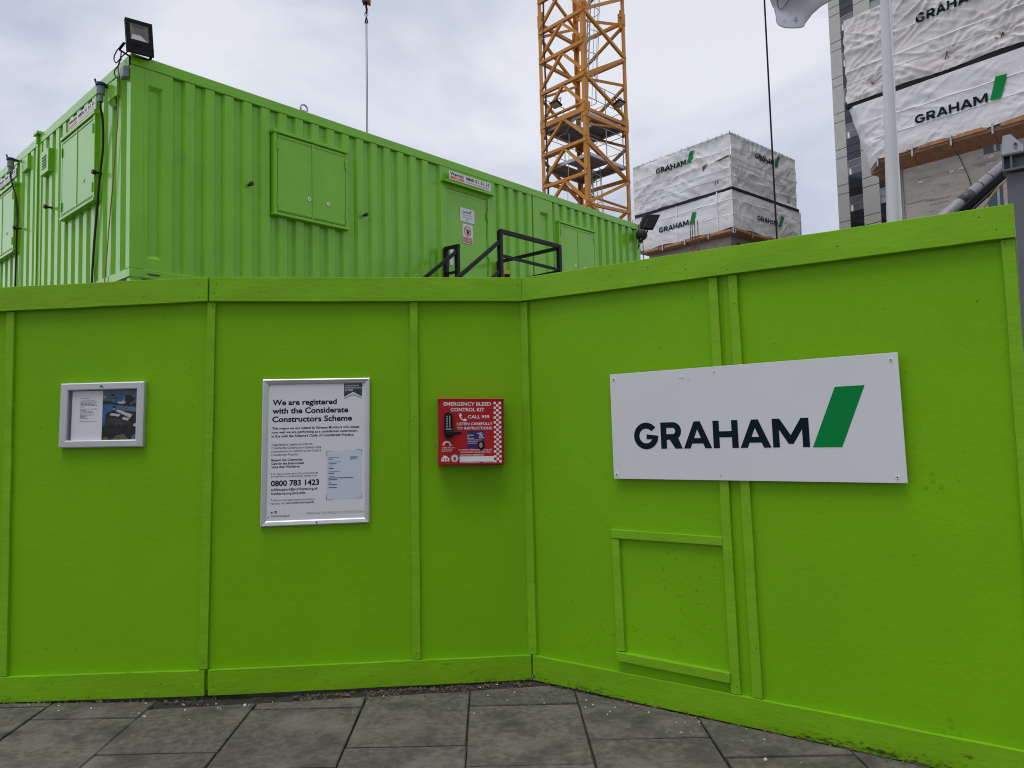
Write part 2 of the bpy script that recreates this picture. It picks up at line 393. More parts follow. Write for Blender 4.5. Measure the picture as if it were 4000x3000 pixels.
# ---- paving slabs: 600 mm columns, clipped along the hoarding
def clip(poly, p, d):                       # keep the side with (q-p).d >= 0
    out = []
    for i in range(len(poly)):
        a, b = poly[i], poly[(i + 1) % len(poly)]
        da = (a[0] - p[0]) * d[0] + (a[1] - p[1]) * d[1]; db = (b[0] - p[0]) * d[0] + (b[1] - p[1]) * d[1]
        if da >= 0: out.append(a)
        if (da >= 0) != (db >= 0):
            t = da / (da - db); out.append((a[0] + (b[0] - a[0]) * t, a[1] + (b[1] - a[1]) * t))
    return out
def inside_fence(poly):
    a, b, c = PAN['A'][0], PAN['B'][0], PAN['C'][0]; e = PAN['C'][1]
    left = [q for q in poly]
    def off(P, Q, k):
        d = (Q - P).normalized(); n = V((d.y, -d.x, 0)); return (P + n * k), n
    pA, nA = off(a, b, .025); pB, nB = off(b, c, .115); pC, nC = off(c, e, .03)
    r = clip(left, pA, nA) if min(q[0] for q in left) < -1.8 else left
    if max(q[0] for q in left) > -1.8: r = clip(r, pB, nB) if min(q[0] for q in left) < 0 else r
    if max(q[0] for q in left) > 0: r = clip(r, pC, nC)
    return r
XT = {k: v for k, v in zip(range(-4, 4), (-2.686, -2.087, -1.491, -.880, -.283, .323, .924, 1.524))}
XB = {k: v for k, v in zip(range(-4, 4), (-2.605, -2.036, -1.442, -.838, -.251, .335, .924, 1.520))}
def xline(k, y):
    xt = XT.get(k, XT[-4] + .6 * (k + 4) if k < 0 else XT[3] + .6 * (k - 3)); xb = XB.get(k, XB[-4] + .59 * (k + 4) if k < 0 else XB[3] + .6 * (k - 3))
    return xt + (xb - xt) * (4.4 - y) / .9
YO = {-5: 3.62, -4: 4.185, -3: 3.705, -2: 4.258, -1: 3.724, 0: 4.245, 1: 3.747, 2: 3.517}
sb = M()
rs = random.Random(3)
for k in range(-12, 11):
    y0 = YO.get(k, 3.7 + .37 * (k % 2)); j = .011
    for r in range(-9, 4):
        ya, yb = y0 + r * .75 + j, y0 + (r + 1) * .75 - j
        if ya < -3 or ya > 5: continue
        jx = .0035 + rs.uniform(0, .003)
        P = [(xline(k, ya) + jx, ya), (xline(k + 1, ya) - jx, ya), (xline(k + 1, yb) - jx, yb), (xline(k, yb) + jx, yb)]
        P = [(x + rs.uniform(-.003, .003), y + rs.uniform(-.003, .003)) for x, y in P]
        P = inside_fence(P)
        if len(P) < 3: continue
        dz = rs.uniform(-.003, .003); tx, ty = rs.uniform(-.004, .004), rs.uniform(-.004, .004)
        n = len(P); cx, cy = sum(p[0] for p in P) / n, sum(p[1] for p in P) / n
        f = lambda p, q: (p[0] * (1 - q) + cx * q, p[1] * (1 - q) + cy * q)
        zt = lambda p: dz + (p[0] - cx) * tx + (p[1] - cy) * ty
        lo = [(*p, -.05) for p in P]; mid = [(*p, zt(p) - .005) for p in P]; hi = [(*f(p, .014), zt(p)) for p in P]
        q = lambda a, b, i: (a + i, a + (i + 1) % n, b + (i + 1) % n, b + i)
        sb.add(lo + mid + hi, [q(0, n, i) for i in range(n)] + [q(n, 2 * n, i) for i in range(n)] + [tuple(range(2 * n, 3 * n))])
o = sb.build('pavement', slab_m); o['kind'] = 'structure'
jb = M()
def jz(u, v):
    x, y = -9 + 18 * u, -3 + 7.75 * v
    return (x, y, -.024 + .008 * noise.noise(V((x * 9, y * 9, 0))))
jb.grid(jz, 150, 70)
o = jb.build('joint_sand', joint_m, smooth=True); o['kind'] = 'structure'
# ---- soil strip under the foot of the hoarding
st = M()
def soil(pan, a0, a1, wid, nu):
    def fn(u, v):
        a = a0 + (a1 - a0) * u; n = -.12 + (wid + .12) * v
        p = pan(a, 0, n); q = noise.noise(V((p.x * 14, p.y * 14, 3))) * .014 + noise.noise(V((p.x * 50, p.y * 50, 1))) * .006
        p.z = -.012 + q * (1 if v < .95 else .2) - (.02 if v > .93 else 0)
        return p
    o = len(st.v); nv = 10
    st.add([fn(i / nu, j / nv) for i in range(nu + 1) for j in range(nv + 1)],
           [(i * (nv + 1) + j, (i + 1) * (nv + 1) + j, (i + 1) * (nv + 1) + j + 1, i * (nv + 1) + j + 1) for i in range(nu) for j in range(nv)], True)
soil(PA, -.6, 1.21, .07, 80); soil(PB, 0, 1.90, .155, 110); soil(PC, 0, 2.5, .075, 120)
o = st.build('soil_strip', soil_m, smooth=True); o['kind'] = 'structure'

# ---- loose chips along the foot of the hoarding, and weeds
def chips(name, mt, n, seed, big, fn, label, cat):
    r = random.Random(seed); b = M()
    for i in range(n):
        x, y, z = fn(r); s = r.uniform(.003, big) * (1.7 if r.random() < .07 else 1)
        k = r.randint(4, 6); a0 = r.random() * 6
        base = [(x + s * r.uniform(.7, 1.2) * math.cos(a0 + 6.283 * j / k), y + s * r.uniform(.5, 1.1) * math.sin(a0 + 6.283 * j / k), z - .002) for j in range(k)]
        top = [(x + (p[0] - x) * .6, y + (p[1] - y) * .6, z + s * r.uniform(.3, .8)) for p in base]
        b.add(base + top, [tuple(range(k, 2 * k))] + [(j, (j + 1) % k, k + (j + 1) % k, k + j) for j in range(k)])
    o = b.build(name, mt); o['kind'] = 'stuff'; tag(o, label, cat); return o
def along(r):
    t = r.random()
    if t < .30: p = PA(r.uniform(-.1, 1.2), 0, .03 + abs(r.gauss(0, .13)))
    elif t < .62: p = PB(r.uniform(0, 1.9), 0, .03 + abs(r.gauss(0, .2)))
    else: p = PC(r.uniform(0, 1.9), 0, .04 + abs(r.gauss(0, .2)))
    return p.x, p.y, .004
def clus(r):
    if r.random() < .5: p = PA(1.19 + r.gauss(0, .07), 0, .075 + abs(r.gauss(0, .05)))
    else: p = PC(1.02 + r.gauss(0, .08), 0, .14 + r.gauss(0, .05))
    return p.x, p.y, .004
chips('stone_chips', chip_w, 62, 5, .007, lambda r: along(r) if r.random() < .78 else clus(r), 'small pale stone chips scattered on the paving along the hoarding', 'gravel')
chips('soil_crumbs', chip_d, 420, 9, .009, lambda r: (lambda p: (p.x, p.y, .002))(PB(r.uniform(.5, 1.9), 0, .02 + abs(r.gauss(0, .06)))
      if r.random() < .6 else (PA(r.uniform(-.2, 1.21), 0, .01 + abs(r.gauss(0, .03))) if r.random() < .5 else PC(r.uniform(0, 2.2), 0, .02 + abs(r.gauss(0, .03))))),
      'dark soil crumbs and grit strewn along the foot of the hoarding', 'debris')
b = M(); r = random.Random(11)
for (pan, a, n, k) in ((PA, 1.17, .055, 7), (PB, .06, .07, 6), (PB, .93, .17, 7), (PC, .28, .20, 6), (PC, 1.18, .15, 8), (PB, 1.55, .13, 5)):
    for i in range(k):
        p = pan(a + r.gauss(0, .018), 0, n + r.gauss(0, .01)); hgt = r.uniform(.008, .024); t = r.random() * 6.28; l = r.uniform(.004, .016)
        d = V((math.cos(t), math.sin(t), 0)); s = V((-d.y, d.x, 0)) * .0025
        b.add([p - s, p + s, p + d * l * .5 + V((0, 0, hgt)) + s * .8, p + d * l * 1.3 + V((0, 0, hgt * 1.1)), p + d * l * .5 + V((0, 0, hgt)) - s * .8], [(0, 1, 2, 3, 4)], True)
o = b.build('weeds', leaf_m); o['kind'] = 'stuff'; tag(o, 'tiny green weeds sprouting from the paving joints', 'weeds')

# ================================================================== THE HOARDING
hoard = thing('site_hoarding', PB(0, 0, 0), 0, 'lime green painted plywood hoarding with battens, folded along the pavement edge', 'hoarding')
TH = .018
def ply(pan, a0, a1, nm='plywood_sheet'):
    b = M(pan); nu, nv = 14, 22
    w = lambda a, z: .0012 * noise.noise(V((a * 1.6, z * 1.3, ord(pan.k) % 7)))
    b.grid(lambda u, v: (a0 + (a1 - a0) * u, .03 + 2.40 * v, -.031 + w(a0 + (a1 - a0) * u, v * 2.4)), nu, nv)
    b.box(a0, a1, .03, 2.43, -.031 - TH, -.0345)
    return b.build(nm, fence_ply, hoard, smooth=True)
ply(PA, -1.22, .02); ply(PA, .022, 1.215)
ply(PB, -.002, 1.208); ply(PB, 1.21, 1.92)
ply(PC, -.017, 1.262); ply(PC, 1.264, 2.556)
def board(pan, a0, a1, z0, z1, nm, mt, d=.045, da0=0, da1=0, zs=(0, 0), n=0.0):
    b = M(pan); k = max(2, int((a1 - a0) / .12)); r = random.Random(int(a0 * 100) + int(z0 * 10))
    for i in range(k):                      # slightly uneven sawn edges
        pass
    e = [(r.uniform(-.0012, .0012), r.uniform(-.0012, .0012)) for _ in range(k + 1)]
    P = []
    for i in range(k + 1):
        u = i / k; a = a0 + (a1 - a0) * u
        P += [(a + da0 * (1 - u), z0 + e[i][0] + zs[0] * (1 - u), n), (a + da1 * u, z1 + e[i][1], n), (a, z1 + e[i][1], n - d + .002), (a, z0 + e[i][0], n - d + .002)]
    F = [(3, 2, 1, 0), tuple(4 * k + j for j in range(4))]
    for i in range(k):
        for j in range(4): F.append((4 * i + j, 4 * i + (j + 1) % 4, 4 * i + 4 + (j + 1) % 4, 4 * i + 4 + j))
    b.add(P, F)
    return b.build(nm, mt, hoard, bevel=.0025, seg=2)
board(PA, -1.22, 1.206, 2.306, 2.452, 'top_board', fence_wood, .040, n=.010)
board(PB, .004, 1.893, 2.304, 2.452, 'top_board', fence_wood, .040, n=.010)
board(PC, -.002, 2.556, 2.304, 2.450, 'top_board', fence_wood, .040, n=.010)
# behind the top boards: the back boards that make the coping thick
for pan, a0, a1 in ((PA, -1.22, 1.21), (PB, 0, 1.9), (PC, 0, 2.55)):
    b = M(pan); b.box(a0, a1, 2.30, 2.447, -.10, -.0605); b.build('back_rail', fence_wood, hoard)
board(PA, -1.22, 1.196, .004, .150, 'skirting_board', fence_skirt, .028, n=-.004)
board(PB, .008, 1.897, .004, .150, 'skirting_board', fence_skirt, .028, n=-.004)
board(PC, .001, 2.60, .004, .150, 'skirting_board', fence_skirt, .028, n=-.004)
def batten(pan, a0t, a1t, a0b, a1b, z0=.153, z1=2.302, n0=-.032, n1=-.009, nm='batten'):
    b = M(pan); k = 12; r = random.Random(int(a0t * 1000)); P = []
    for i in range(k + 1):
        v = i / k; z = z0 + (z1 - z0) * v; A = a0b + (a0t - a0b) * v + r.uniform(-.0012, .0012); B = a1b + (a1t - a1b) * v + r.uniform(-.0012, .0012)
        P += [(A, z, n0), (B, z, n0), (B, z, n1), (A, z, n1)]
    F = [(3, 2, 1, 0), tuple(4 * k + j for j in range(4))] + [(4 * i + j, 4 * i + (j + 1) % 4, 4 * i + 4 + (j + 1) % 4, 4 * i + 4 + j) for i in range(k) for j in range(4)]
    b.add(P, F); return b.build(nm, fence_wood, hoard, bevel=.002, seg=2)
batten(PA, .031, .075, -.013, .031)
batten(PB, -.011, .036, -.046, .003)
batten(PB, 1.195, 1.243, 1.181, 1.231)
batten(PC, -.031, .022, -.030, .027)
batten(PC, 1.196, 1.243, 1.229, 1.279)
batten(PC, 1.304, 1.350, 1.339, 1.389)
batten(PC, 2.504, 2.552, 2.520, 2.566)
# hatch framed by thicker battens
b = M(PC); b.hexa([(.565, .890, -.032), (1.216, .897, -.032), (1.216, .941, -.032), (.565, .939, -.032)], [(.565, .890, -.006), (1.216, .897, -.006), (1.216, .941, -.006), (.565, .939, -.006)])
b.build('hatch_batten', fence_wood, hoard, bevel=.002)
b = M(PC); b.hexa([(.575, .265, -.032), (.627, .267, -.032), (.612, .888, -.032), (.566, .888, -.032)], [(.575, .265, -.010), (.627, .267, -.010), (.612, .888, -.010), (.566, .888, -.010)])
b.build('hatch_batten', fence_wood, hoard, bevel=.002)
b = M(PC); b.hexa([(.584, .214, -.032), (1.231, .206, -.032), (1.231, .256, -.032), (.576, .262, -.032)], [(.584, .214, .004), (1.231, .206, .004), (1.231, .256, .004), (.576, .262, .004)])
b.build('hatch_batten', fence_wood, hoard, bevel=.002)
# nail and screw heads, and old screw holes, as one mesh (surface pattern of the boards)
b = M(PA); r = random.Random(21)
def nail(pan, a, z, n, rr=.0034):
    b.f = pan; k = 7
    pts = [(a + rr * r.uniform(.7, 1.3) * math.cos(6.283 * i / k), z + rr * r.uniform(.6, 1.2) * math.sin(6.283 * i / k), n + .0006) for i in range(k)]
    b.poly(pts)
for pan, a, z in ((PA, 1.152, 2.408), (PA, 1.160, 2.332), (PA, .025, 2.35), (PB, .045, 2.41), (PB, .035, 2.352), (PB, .30, 2.36), (PB, 1.0, 2.385), (PB, .62, 2.40),
                  (PB, 1.868, 2.402), (PB, 1.866, 2.335), (PC, .032, 2.40), (PC, .032, 2.34), (PC, .108, 2.44), (PC, .47, 2.33), (PC, .62, 2.385), (PC, .86, 2.40), (PC, 1.08, 2.36),
                  (PC, 1.31, 2.33), (PC, 1.85, 2.37), (PC, 2.43, 2.41), (PC, 2.49, 2.345), (PA, .55, 2.39), (PA, .83, 2.35)):
    nail(pan, a, z, .010)
for pan, a, z in ((PA, .16, .035), (PA, .30, .10), (PA, .62, .04), (PA, .94, .085), (PA, 1.13, .06), (PB, .033, .11), (PB, .04, .055), (PB, .40, .12), (PB, .95, .07), (PB, 1.50, .11), (PB, 1.86, .13),
                  (PC, .034, .05), (PC, .62, .10), (PC, .95, .06), (PC, 1.7, .09), (PC, 2.1, .05)): nail(pan, a, z, -.004, .003)
for pan, a, z in ((PB, .025, 2.27), (PB, .018, 1.4), (PB, -.02, .19), (PB, 1.213, 2.27), (PB, 1.215, 1.6), (PB, 1.208, .19), (PC, .012, 2.27), (PC, .01, 1.2), (PC, 0, .19), (PC, 1.225, 2.26), (PC, 1.33, 2.24),
                  (PC, 1.332, 2.15), (PC, 2.515, 2.29), (PC, 1.262, .19), (PC, 1.37, .40)): nail(pan, a, z, -.009, .003)
for pan, a, z in ((PA, .94, 2.22), (PB, 1.27, 2.25), (PC, -.075, 2.2), (PA, .22, 1.6), (PC, .9, 1.95), (PC, 2.40, 2.05), (PC, 1.75, 1.15), (PA, .25, .30), (PA, .14, .28), (PA, .43, .29)): nail(pan, a, z, -.0295, .003)
b.build('nail_head', nail_m, hoard)['kind'] = 'stuff'
b = M(PC)
for cx_, cz_ in ((2.187, 1.292), (2.202, .22)):   # clusters of painted-over screws
    for da, dz in ((0, 0), (.006, -.030), (.035, -.056), (-.028, -.062)):
        b.f = PC; a, z = cx_ + da, cz_ + dz
        b.ring(a, z, .0042, .0085, -.0285, 10); b.disc(a, z, .0046, -.0300, 8)
for a, z in ((1.325, 1.52), (1.322, 1.47), (1.30, 1.64), (1.335, 1.42)):
    b.f = PB; b.ring(a, z, .003, .0065, -.0285, 9)
b.build('painted_screw', fence_ply, hoard)['kind'] = 'stuff'
b = M(PC); r = random.Random(31)
for pan, a0, a1, z0, z1, n_, sc in ((PC, .85, 1.20, .30, .85, 46, .022), (PC, .62, .80, .28, .42, 16, .02), (PC, .08, .58, .22, .52, 34, .018), (PC, .40, .60, .84, 1.0, 14, .02), (PB, 1.24, 1.34, 2.1, 2.29, 8, .012), (PB, .3, 1.1, 2.2, 2.29, 8, .012),
                                    (PC, 1.5, 2.3, .3, 2.1, 26, .014), (PB, .1, 1.8, .3, 2.2, 26, .010), (PA, .1, 1.1, .3, 2.2, 22, .010), (PC, .1, 1.1, 1.9, 2.25, 14, .012)):
    b.f = pan
    for i in range(n_):
        a, z = r.uniform(a0, a1), r.uniform(z0, z1); t = r.choice([r.uniform(-.5, .3), r.uniform(.6, 1.0), r.uniform(-1.2, -.7)]); l = sc * r.uniform(.3, 1.3); w_ = r.uniform(.0012, .0026)
        ux, uz = math.cos(t) * l, math.sin(t) * l; px_, pz_ = -math.sin(t) * w_, math.cos(t) * w_
        b.add([(a, z, -.0308), (a + ux * .5 + px_, z + uz * .5 + pz_, -.0308), (a + ux, z + uz, -.0308), (a + ux * .5 - px_, z + uz * .5 - pz_, -.0308), (a + ux * .5, z + uz * .5, -.0308 + w_ * 1.5)], [(0, 1, 4), (1, 2, 4), (2, 3, 4), (3, 0, 4)])
b.build('paint_scar', fence_ply, hoard)['kind'] = 'stuff'
# support posts behind
for pan, a in ((PA, 0), (PA, 1.2), (PB, 1.2), (PB, 1.85), (PC, 1.25), (PC, 2.5)):
    b = M(pan); b.box(a - .05, a + .05, -.08, 2.29, -.20, -.102); b.build('support_post', fence_wood, hoard)

# ================================================================== SMALL NOTICE FRAME
q = Quad(PA, (.342, 1.472), (.832, 1.458), (.357, 1.854), (.842, 1.845), .486, .383, -.030)
fr = thing('notice_frame', q(.24, 0, 0), 0, 'small silver landscape frame with a typed notice beside a city photograph', 'notice frame')
def frame_bars(q, w, h, t, c0, c1, slope=.0, nm='frame', par=None, lip=.0):
    """four mitred mouldings"""
    b = M(q)
    O = [(0, 0), (w, 0), (w, h), (0, h)]; I = [(t, t), (w - t, t), (w - t, h - t), (t, h - t)]
    e = .006
    O2 = [(e, e), (w - e, e), (w - e, h - e), (e, h - e)]; I2 = [(t - e, t - e), (w - t + e, t - e), (w - t + e, h - t + e), (t - e, h - t + e)]
    for i in range(4):
        j = (i + 1) % 4
        P = [(*O[i], c0), (*O[j], c0), (*O[i], c1 - .004), (*O[j], c1 - .004), (*O2[i], c1), (*O2[j], c1), (*I2[i], c1 - slope), (*I2[j], c1 - slope), (*I[i], c1 - slope - .004), (*I[j], c1 - slope - .004), (*I[i], c0), (*I[j], c0)]
        b.add(P, [(0, 1, 3, 2), (2, 3, 5, 4), (4, 5, 7, 6), (6, 7, 9, 8), (8, 9, 11, 10)])
    return b.build(nm, alu, par)
frame_bars(q, .486, .383, .043, .001, .036, 0, 'frame', fr)
b = M(q); b.box(.040, .446, .040, .343, .004, .010); b.build('backing_board', grey_steel, fr)
b = M(q); b.box(.058, .236, .0435, .336, .0105, .0118); b.k = 1
pp = b.build('notice_paper', [paper_m], fr)
b = M(q)
rr = random.Random(4)
for i, (y, wd) in enumerate(((.290, .05), (.276, .083), (.269, .095), (.262, .10), (.255, .086), (.248, .097), (.240, .024), (.227, .10), (.219, .034), (.212, .070), (.205, .083), (.198, .068), (.191, .083), (.184, .042), (.177, .030), (.170, .055))):
    x = .107
    while x < .107 + wd:
        l = rr.uniform(.006, .018); b.box(x, min(x + l, .107 + wd), y, y + .0028, .0119, .0122); x += l + .0025
b.build('notice_lettering', grey_ink, pp)
b = M(q); b.box(.103, .207, .155, .157, .0119, .0122); b.build('red_rule', redv, pp)
# city photograph: flat print
px0, px1, py0, py1 = .237, .441, .0435, .333
ph = M(q); ph.box(px0, px1, py0, py1, .0120, .0128)
pho = ph.build('city_photograph', photo_dark, fr)
W_, H_ = px1 - px0, py1 - py0
def P2(pts): return [(px0 + W_ * x, py0 + H_ * y) for x, y in pts]
pmesh = M(q); pmats = []
def mk(mt):
    if mt not in pmats: pmats.append(mt)
    pmesh.k = pmats.index(mt)
def pr(mt, pts, c):
    mk(mt); pmesh.poly([(a, b_, c) for a, b_ in P2(pts)])
pr(photo_mid, [(0, .80), (1, .74), (1, 1), (0, 1)], .0130)
rr = random.Random(8)
for i in range(46):
    x, y = rr.random() * .92, .60 + rr.random() * .36; ww, hh = rr.uniform(.03, .16), rr.uniform(.01, .05)
    pr(rr.choice([photo_blue, photo_mid, photo_dark, photo_lite, photo_tan, photo_blue]), [(x, y), (min(1, x + ww), y - .01), (min(1, x + ww), y + hh - .01), (x, y + hh)], .0132 + i * 1e-6 * 3)
pr(photo_blue, [(0, .28), (.10, .28), (.12, .55), (.30, .60), (.30, .74), (0, .72)], .0136)
pr(photo_mid, [(.34, .60), (.98, .56), (.98, .66), (.40, .70)], .0137)
pr(photo_blue, [(.40, .78), (.55, .78), (.55, .90), (.40, .90)], .0138)
pr(photo_dark, [(.64, .75), (.82, .74), (.82, .90), (.64, .91)], .0138)
mk(photo_lite); pmesh.poly([(px0 + W_ * (.54 + .12 * math.cos(t / 16 * 6.283)), py0 + H_ * (.755 + .022 * math.sin(t / 16 * 6.283)), .0139) for t in range(16)])
pr(photo_dark, [(.10, .52), (.22, .58), (.60, .55), (.88, .47), (.88, .20), (.50, .08), (.06, .10)], .0140)
for i in range(22):
    x = .14 + i * .030; pr(photo_tan, [(x, .30 - .05 * math.sin(i)), (x + .008, .30), (x + .008, .47 - i * .004), (x, .47 - i * .004)], .0142)
pr(photo_lite, [(.38, .585), (.44, .615), (.86, .51), (.80, .44)], .0144)
pr(photo_lite, [(.20, .505), (.26, .545), (.52, .52), (.47, .47)], .0144)
pr(photo_lite, [(.56, .42), (.60, .462), (.78, .435), (.73, .385)], .0144)
pr(photo_tan, [(0, 0), (.2, 0), (.14, .07), (0, .03)], .0145); pr(photo_tan, [(.3, 0), (.8, 0), (.62, .12), (.42, .09)], .0145)
pr(photo_mid, [(.82, 0), (1, 0), (1, .12), (.9, .10)], .0146); pr(photo_lite, [(.88, .28), (1, .25), (1, .32), (.92, .33)], .0146)
pmesh.build('photo_print', pmats, pho)['kind'] = 'stuff'
b = M(q); b.cyl(.238, .361, .009, .036, .040); b.k = 1; b.disc(.238, .361, .005, .0405, 10)
b.build('lock', [steel, nail_m], fr)

# ================================================================== REGISTRATION POSTER
q = Quad(PB, (.298, .962), (.937, .969), (.312, 1.836), (.947, 1.839), .635, .869, -.030)
pf = thing('poster_frame', q(.3, 0, 0), 0, 'tall silver snap frame holding a white registration poster with black lettering', 'poster frame')
frame_bars(q, .635, .869, .031, .001, .022, .006, 'frame', pf)
b = M(q); b.box(.028, .607, .028, .841, .004, .008)
po = b.build('poster', paper_m, pf)
def PX(X, Y):                               # measured position on the poster -> metres in the frame
    v = (Y - 105) / 2712; return ((X - (130 - 50 * v)) / (1965 + 45 * v) * .635, .869 - (Y - 105 - (X - 130) * -.03 * (1 - v) ) / 2712 * .869)
def line(b, st, X0, Y, X1, capx, bold=0):
    x, y = PX(X0, Y - (X0 - 130) * 0); x1, _ = PX(X1, Y)
    y = .869 - (Y - 105 + (X0 - 130) * .015) / 2712 * .869
    b.text(st, x, y, capx / 2712 * .869, x1 - x, .0083, bold)
tb = M(q); H = 1412
for a in (("We are registered", 300, 583, 1478, 98, .03), ("with the Considerate", 297, 740, 1690, 100, .03), ("Constructors Scheme", 293, 898, 1760, 100, .03),
          ("This means we are visited by Scheme Monitors who assess", 290, 1038, 1898, 44, .026), ("how well we are performing as a considerate constructor,", 285, 1110, 1868, 44, .026),
          ("in line with the Scheme's Code of Considerate Practice.", 282, 1182, 1798, 44, .026),
          ("Respect the Community", 277, H + 210, 850, 42, .028), ("Care for the Environment", 277, H + 275, 875, 42, .028), ("Value their Workforce", 277, H + 337, 792, 42, .028),
          ("0800 783 1423", 268, H + 668, 1152, 98, .03), ("publicsupport@ccscheme.org.uk", 268, H + 755, 1128, 46, .022), ("ccscheme.org.uk/public", 266, H + 828, 900, 46, .022),
          ("www.constructionmap.info", 542, H + 996, 1058, 36, .026)): line(tb, *a)
tb.build('headline_lettering', ink, po)
tb = M(q)
for a in (("Organisations registered with the", 280, 1337, 1030, 42), ("Considerate Constructors Scheme make", 280, 1398, 1190, 42), ("a commitment to conform to the Code of", 278, 1460, 1192, 42),
          ("Considerate Practice:", 275, H + 112, 770, 42), ("If you have a concern about this construction site", 272, H + 460, 1130, 34), ("or would like to provide feedback, contact us on:", 270, H + 508, 1115, 34),
          ("To find out more about construction activity in", 264, H + 946, 1075, 36), ("your area, visit:", 262, H + 1005, 525, 36), ("ccscheme.org.uk", 260, H + 1236, 610, 42)): line(tb, *a, .014)
tb.build('body_lettering', grey_ink, po)
tb = M(q); line(tb, "IMPROVING THE IMAGE OF CONSTRUCTION", 918, H + 1205, 1940, 46, 0)
x0, y0 = PX(1612, 475); x1, _ = PX(1945, 475)
ych = lambda Y: .869 - (Y - 105) / 2712 * .869
xm = (x0 + x1) / 2
tb.poly([(x0, ych(490), .0088), (xm, ych(420), .0088), (x1, ych(490), .0088), (x1, ych(475), .0088), (xm, ych(400), .0088), (x0, ych(475), .0088)])
line(tb, "SITE REGISTRATION DETAILS", 1325, H + 105, 1733, 28, .006)
for X0, Y, X1 in ((1325, 160, 1525), (1325, 246, 1555), (1325, 338, 1400), (1325, 428, 1530), (1325, 520, 1440), (1725, 152, 1875), (1725, 166, 1845), (1725, 182, 1862), (1725, 200, 1775)):
    a, y = PX(X0, H + Y); a1, _ = PX(X1, H + Y); tb.box(a, a1, y, y + .0032, .0088, .009)
tb.build('teal_lettering', teal, po)
b = M(q); a0, _ = PX(1290, H + 60); a1, _ = PX(1940, H + 60)
b.box(a0, a1, ych(H + 950), ych(H + 45), .0081, .0084); dc = b.build('details_card', pale_blue, po)
tb = M(q)
for X0, Y, X1 in ((1325, 192, 1410), (1325, 282, 1472), (1325, 372, 1425), (1325, 460, 1432), (1325, 550, 1780), (1325, 582, 1488), (1325, 640, 1382), (1325, 674, 1482), (1325, 730, 1475)):
    a, y = PX(X0, H + Y); a1_, _ = PX(X1, H + Y); tb.box(a, a1_, y, y + .0045, .0088, .009)
line(tb, "Birmingham City Council", 1320, H + 768, 1625, 30, .004)
t_ = .0018
for X, Y, sx, sy in ((1290, H + 50, 1, -1), (1945, H + 38, -1, -1), (1945, H + 940, -1, 1), (1285, H + 958, 1, 1)):
    a, _ = PX(X, Y); y = ych(Y); tb.box(min(a, a + sx * .038), max(a, a + sx * .038), y - t_ / 2, y + t_ / 2, .0086, .0090)
    tb.box(a - t_ / 2, a + t_ / 2, min(y, y + sy * .034), max(y, y + sy * .034), .0091, .0093)
tb.build('details_lettering', grey_ink, po)
b = M(q); b.poly([(x0, ych(180), .0085), (x0, ych(452), .0085), (xm, ych(362), .0085), (x1, ych(452), .0085), (x1, ych(180), .0085)])
bd = b.build('badge', pbr('badge_navy', (.03, .035, .06), .5), po)
tb = M(q)
for i, (s_, X1) in enumerate((("CONSIDERATE", 1890), ("CONSTRUCTORS", 1925), ("SCHEME", 1780))): line(tb, s_, 1632, 215 + 42 * i + 20, X1, 28, .006)
for v_ in tb.v: v_ += PB.N * .0007
tb.build('badge_lettering', paper_m, bd)
b = M(q); x, y = PX(262, H + 1170)
bird = [(0, .10), (.18, .16), (.34, .14), (.10, .34), (.22, .33), (.05, .58), (.18, .56), (.04, .82), (.42, .58), (.52, .72), (.68, .80), (.84, .72), (1, .76), (.90, .62), (.88, .40), (.72, .18), (.46, .02), (.22, .0)]
b.flat(shape2d([bird]), x, y, .0135, .013, .0086)
sq = [(0, 0), (1, 0), (1, 1), (0, 1)]
b.flat(shape2d([sq, [(.18, .15), (.18, .60), (.34, .60), (.34, .15)], [(.45, .15), (.45, .6), (.80, .6), (.80, .15), (.66, .15), (.66, .45), (.58, .45), (.58, .15)]]), x + .023, y, .0125, .0135, .0086)
b.build('social_logo', ink, po)
b = M(q); b.cyl(.325, .015, .005, .016, .0225, 12); b.build('lock', nail_m, pf)
b = M(q)
for X, Y in ((245, 225), (1955, 190), (222, H + 1240), (1968, H + 1190)): x, y = PX(X, Y); b.cyl(x, y, .0028, .008, .0105, 8)
b.build('corner_pin', nail_m, po)

# ================================================================== RED BLEED KIT CABINET
q = Quad(PB, (1.353, 1.302), (1.753, 1.298), (1.358, 1.701), (1.758, 1.695), .40, .397, .078)
bx = thing('emergency_cabinet', q(.2, 0, -.11), 0, 'red emergency bleed control kit cabinet with a black keypad lock', 'emergency cabinet')
b = M(q); b.box(0, .4, 0, .397, -.110, -.012); b.build('cabinet_body', red_d, bx, bevel=.003)
b = M(q); b.box(.012, .388, .006, .391, -.0115, 0); dr = b.build('cabinet_door', red_m, bx, bevel=.002)
b = M(q); b.box(-.002, .402, .391, .400, -.112, .002); b.build('cabinet_hood', red_m, bx, bevel=.002)
def BX(X, Y): return (X - 172) / 1425 * .4, .397 - (Y - 105) / 1440 * .397
tb = M(q); sh = M(q)
def bl(st, X0, Y, X1, cap, bold=.02, shadow=1):
    x, y = BX(X0, Y); x1, _ = BX(X1, Y); tb.text(st, x, y, cap / 1440 * .397, x1 - x, .0012, bold)
    if shadow: sh.text(st, x - .0012, y - .0014, cap / 1440 * .397 + .001, x1 - x + .0018, .0006, bold)
for a in (("EMERGENCY BLEED", 295, 248, 1315, 70), ("CONTROL KIT", 443, 372, 1170, 72), ("CALL 999", 812, 525, 1278, 66), ("LISTEN CAREFULLY", 575, 672, 1345, 55), ("TO INSTRUCTIONS", 575, 765, 1328, 55)): bl(*a)
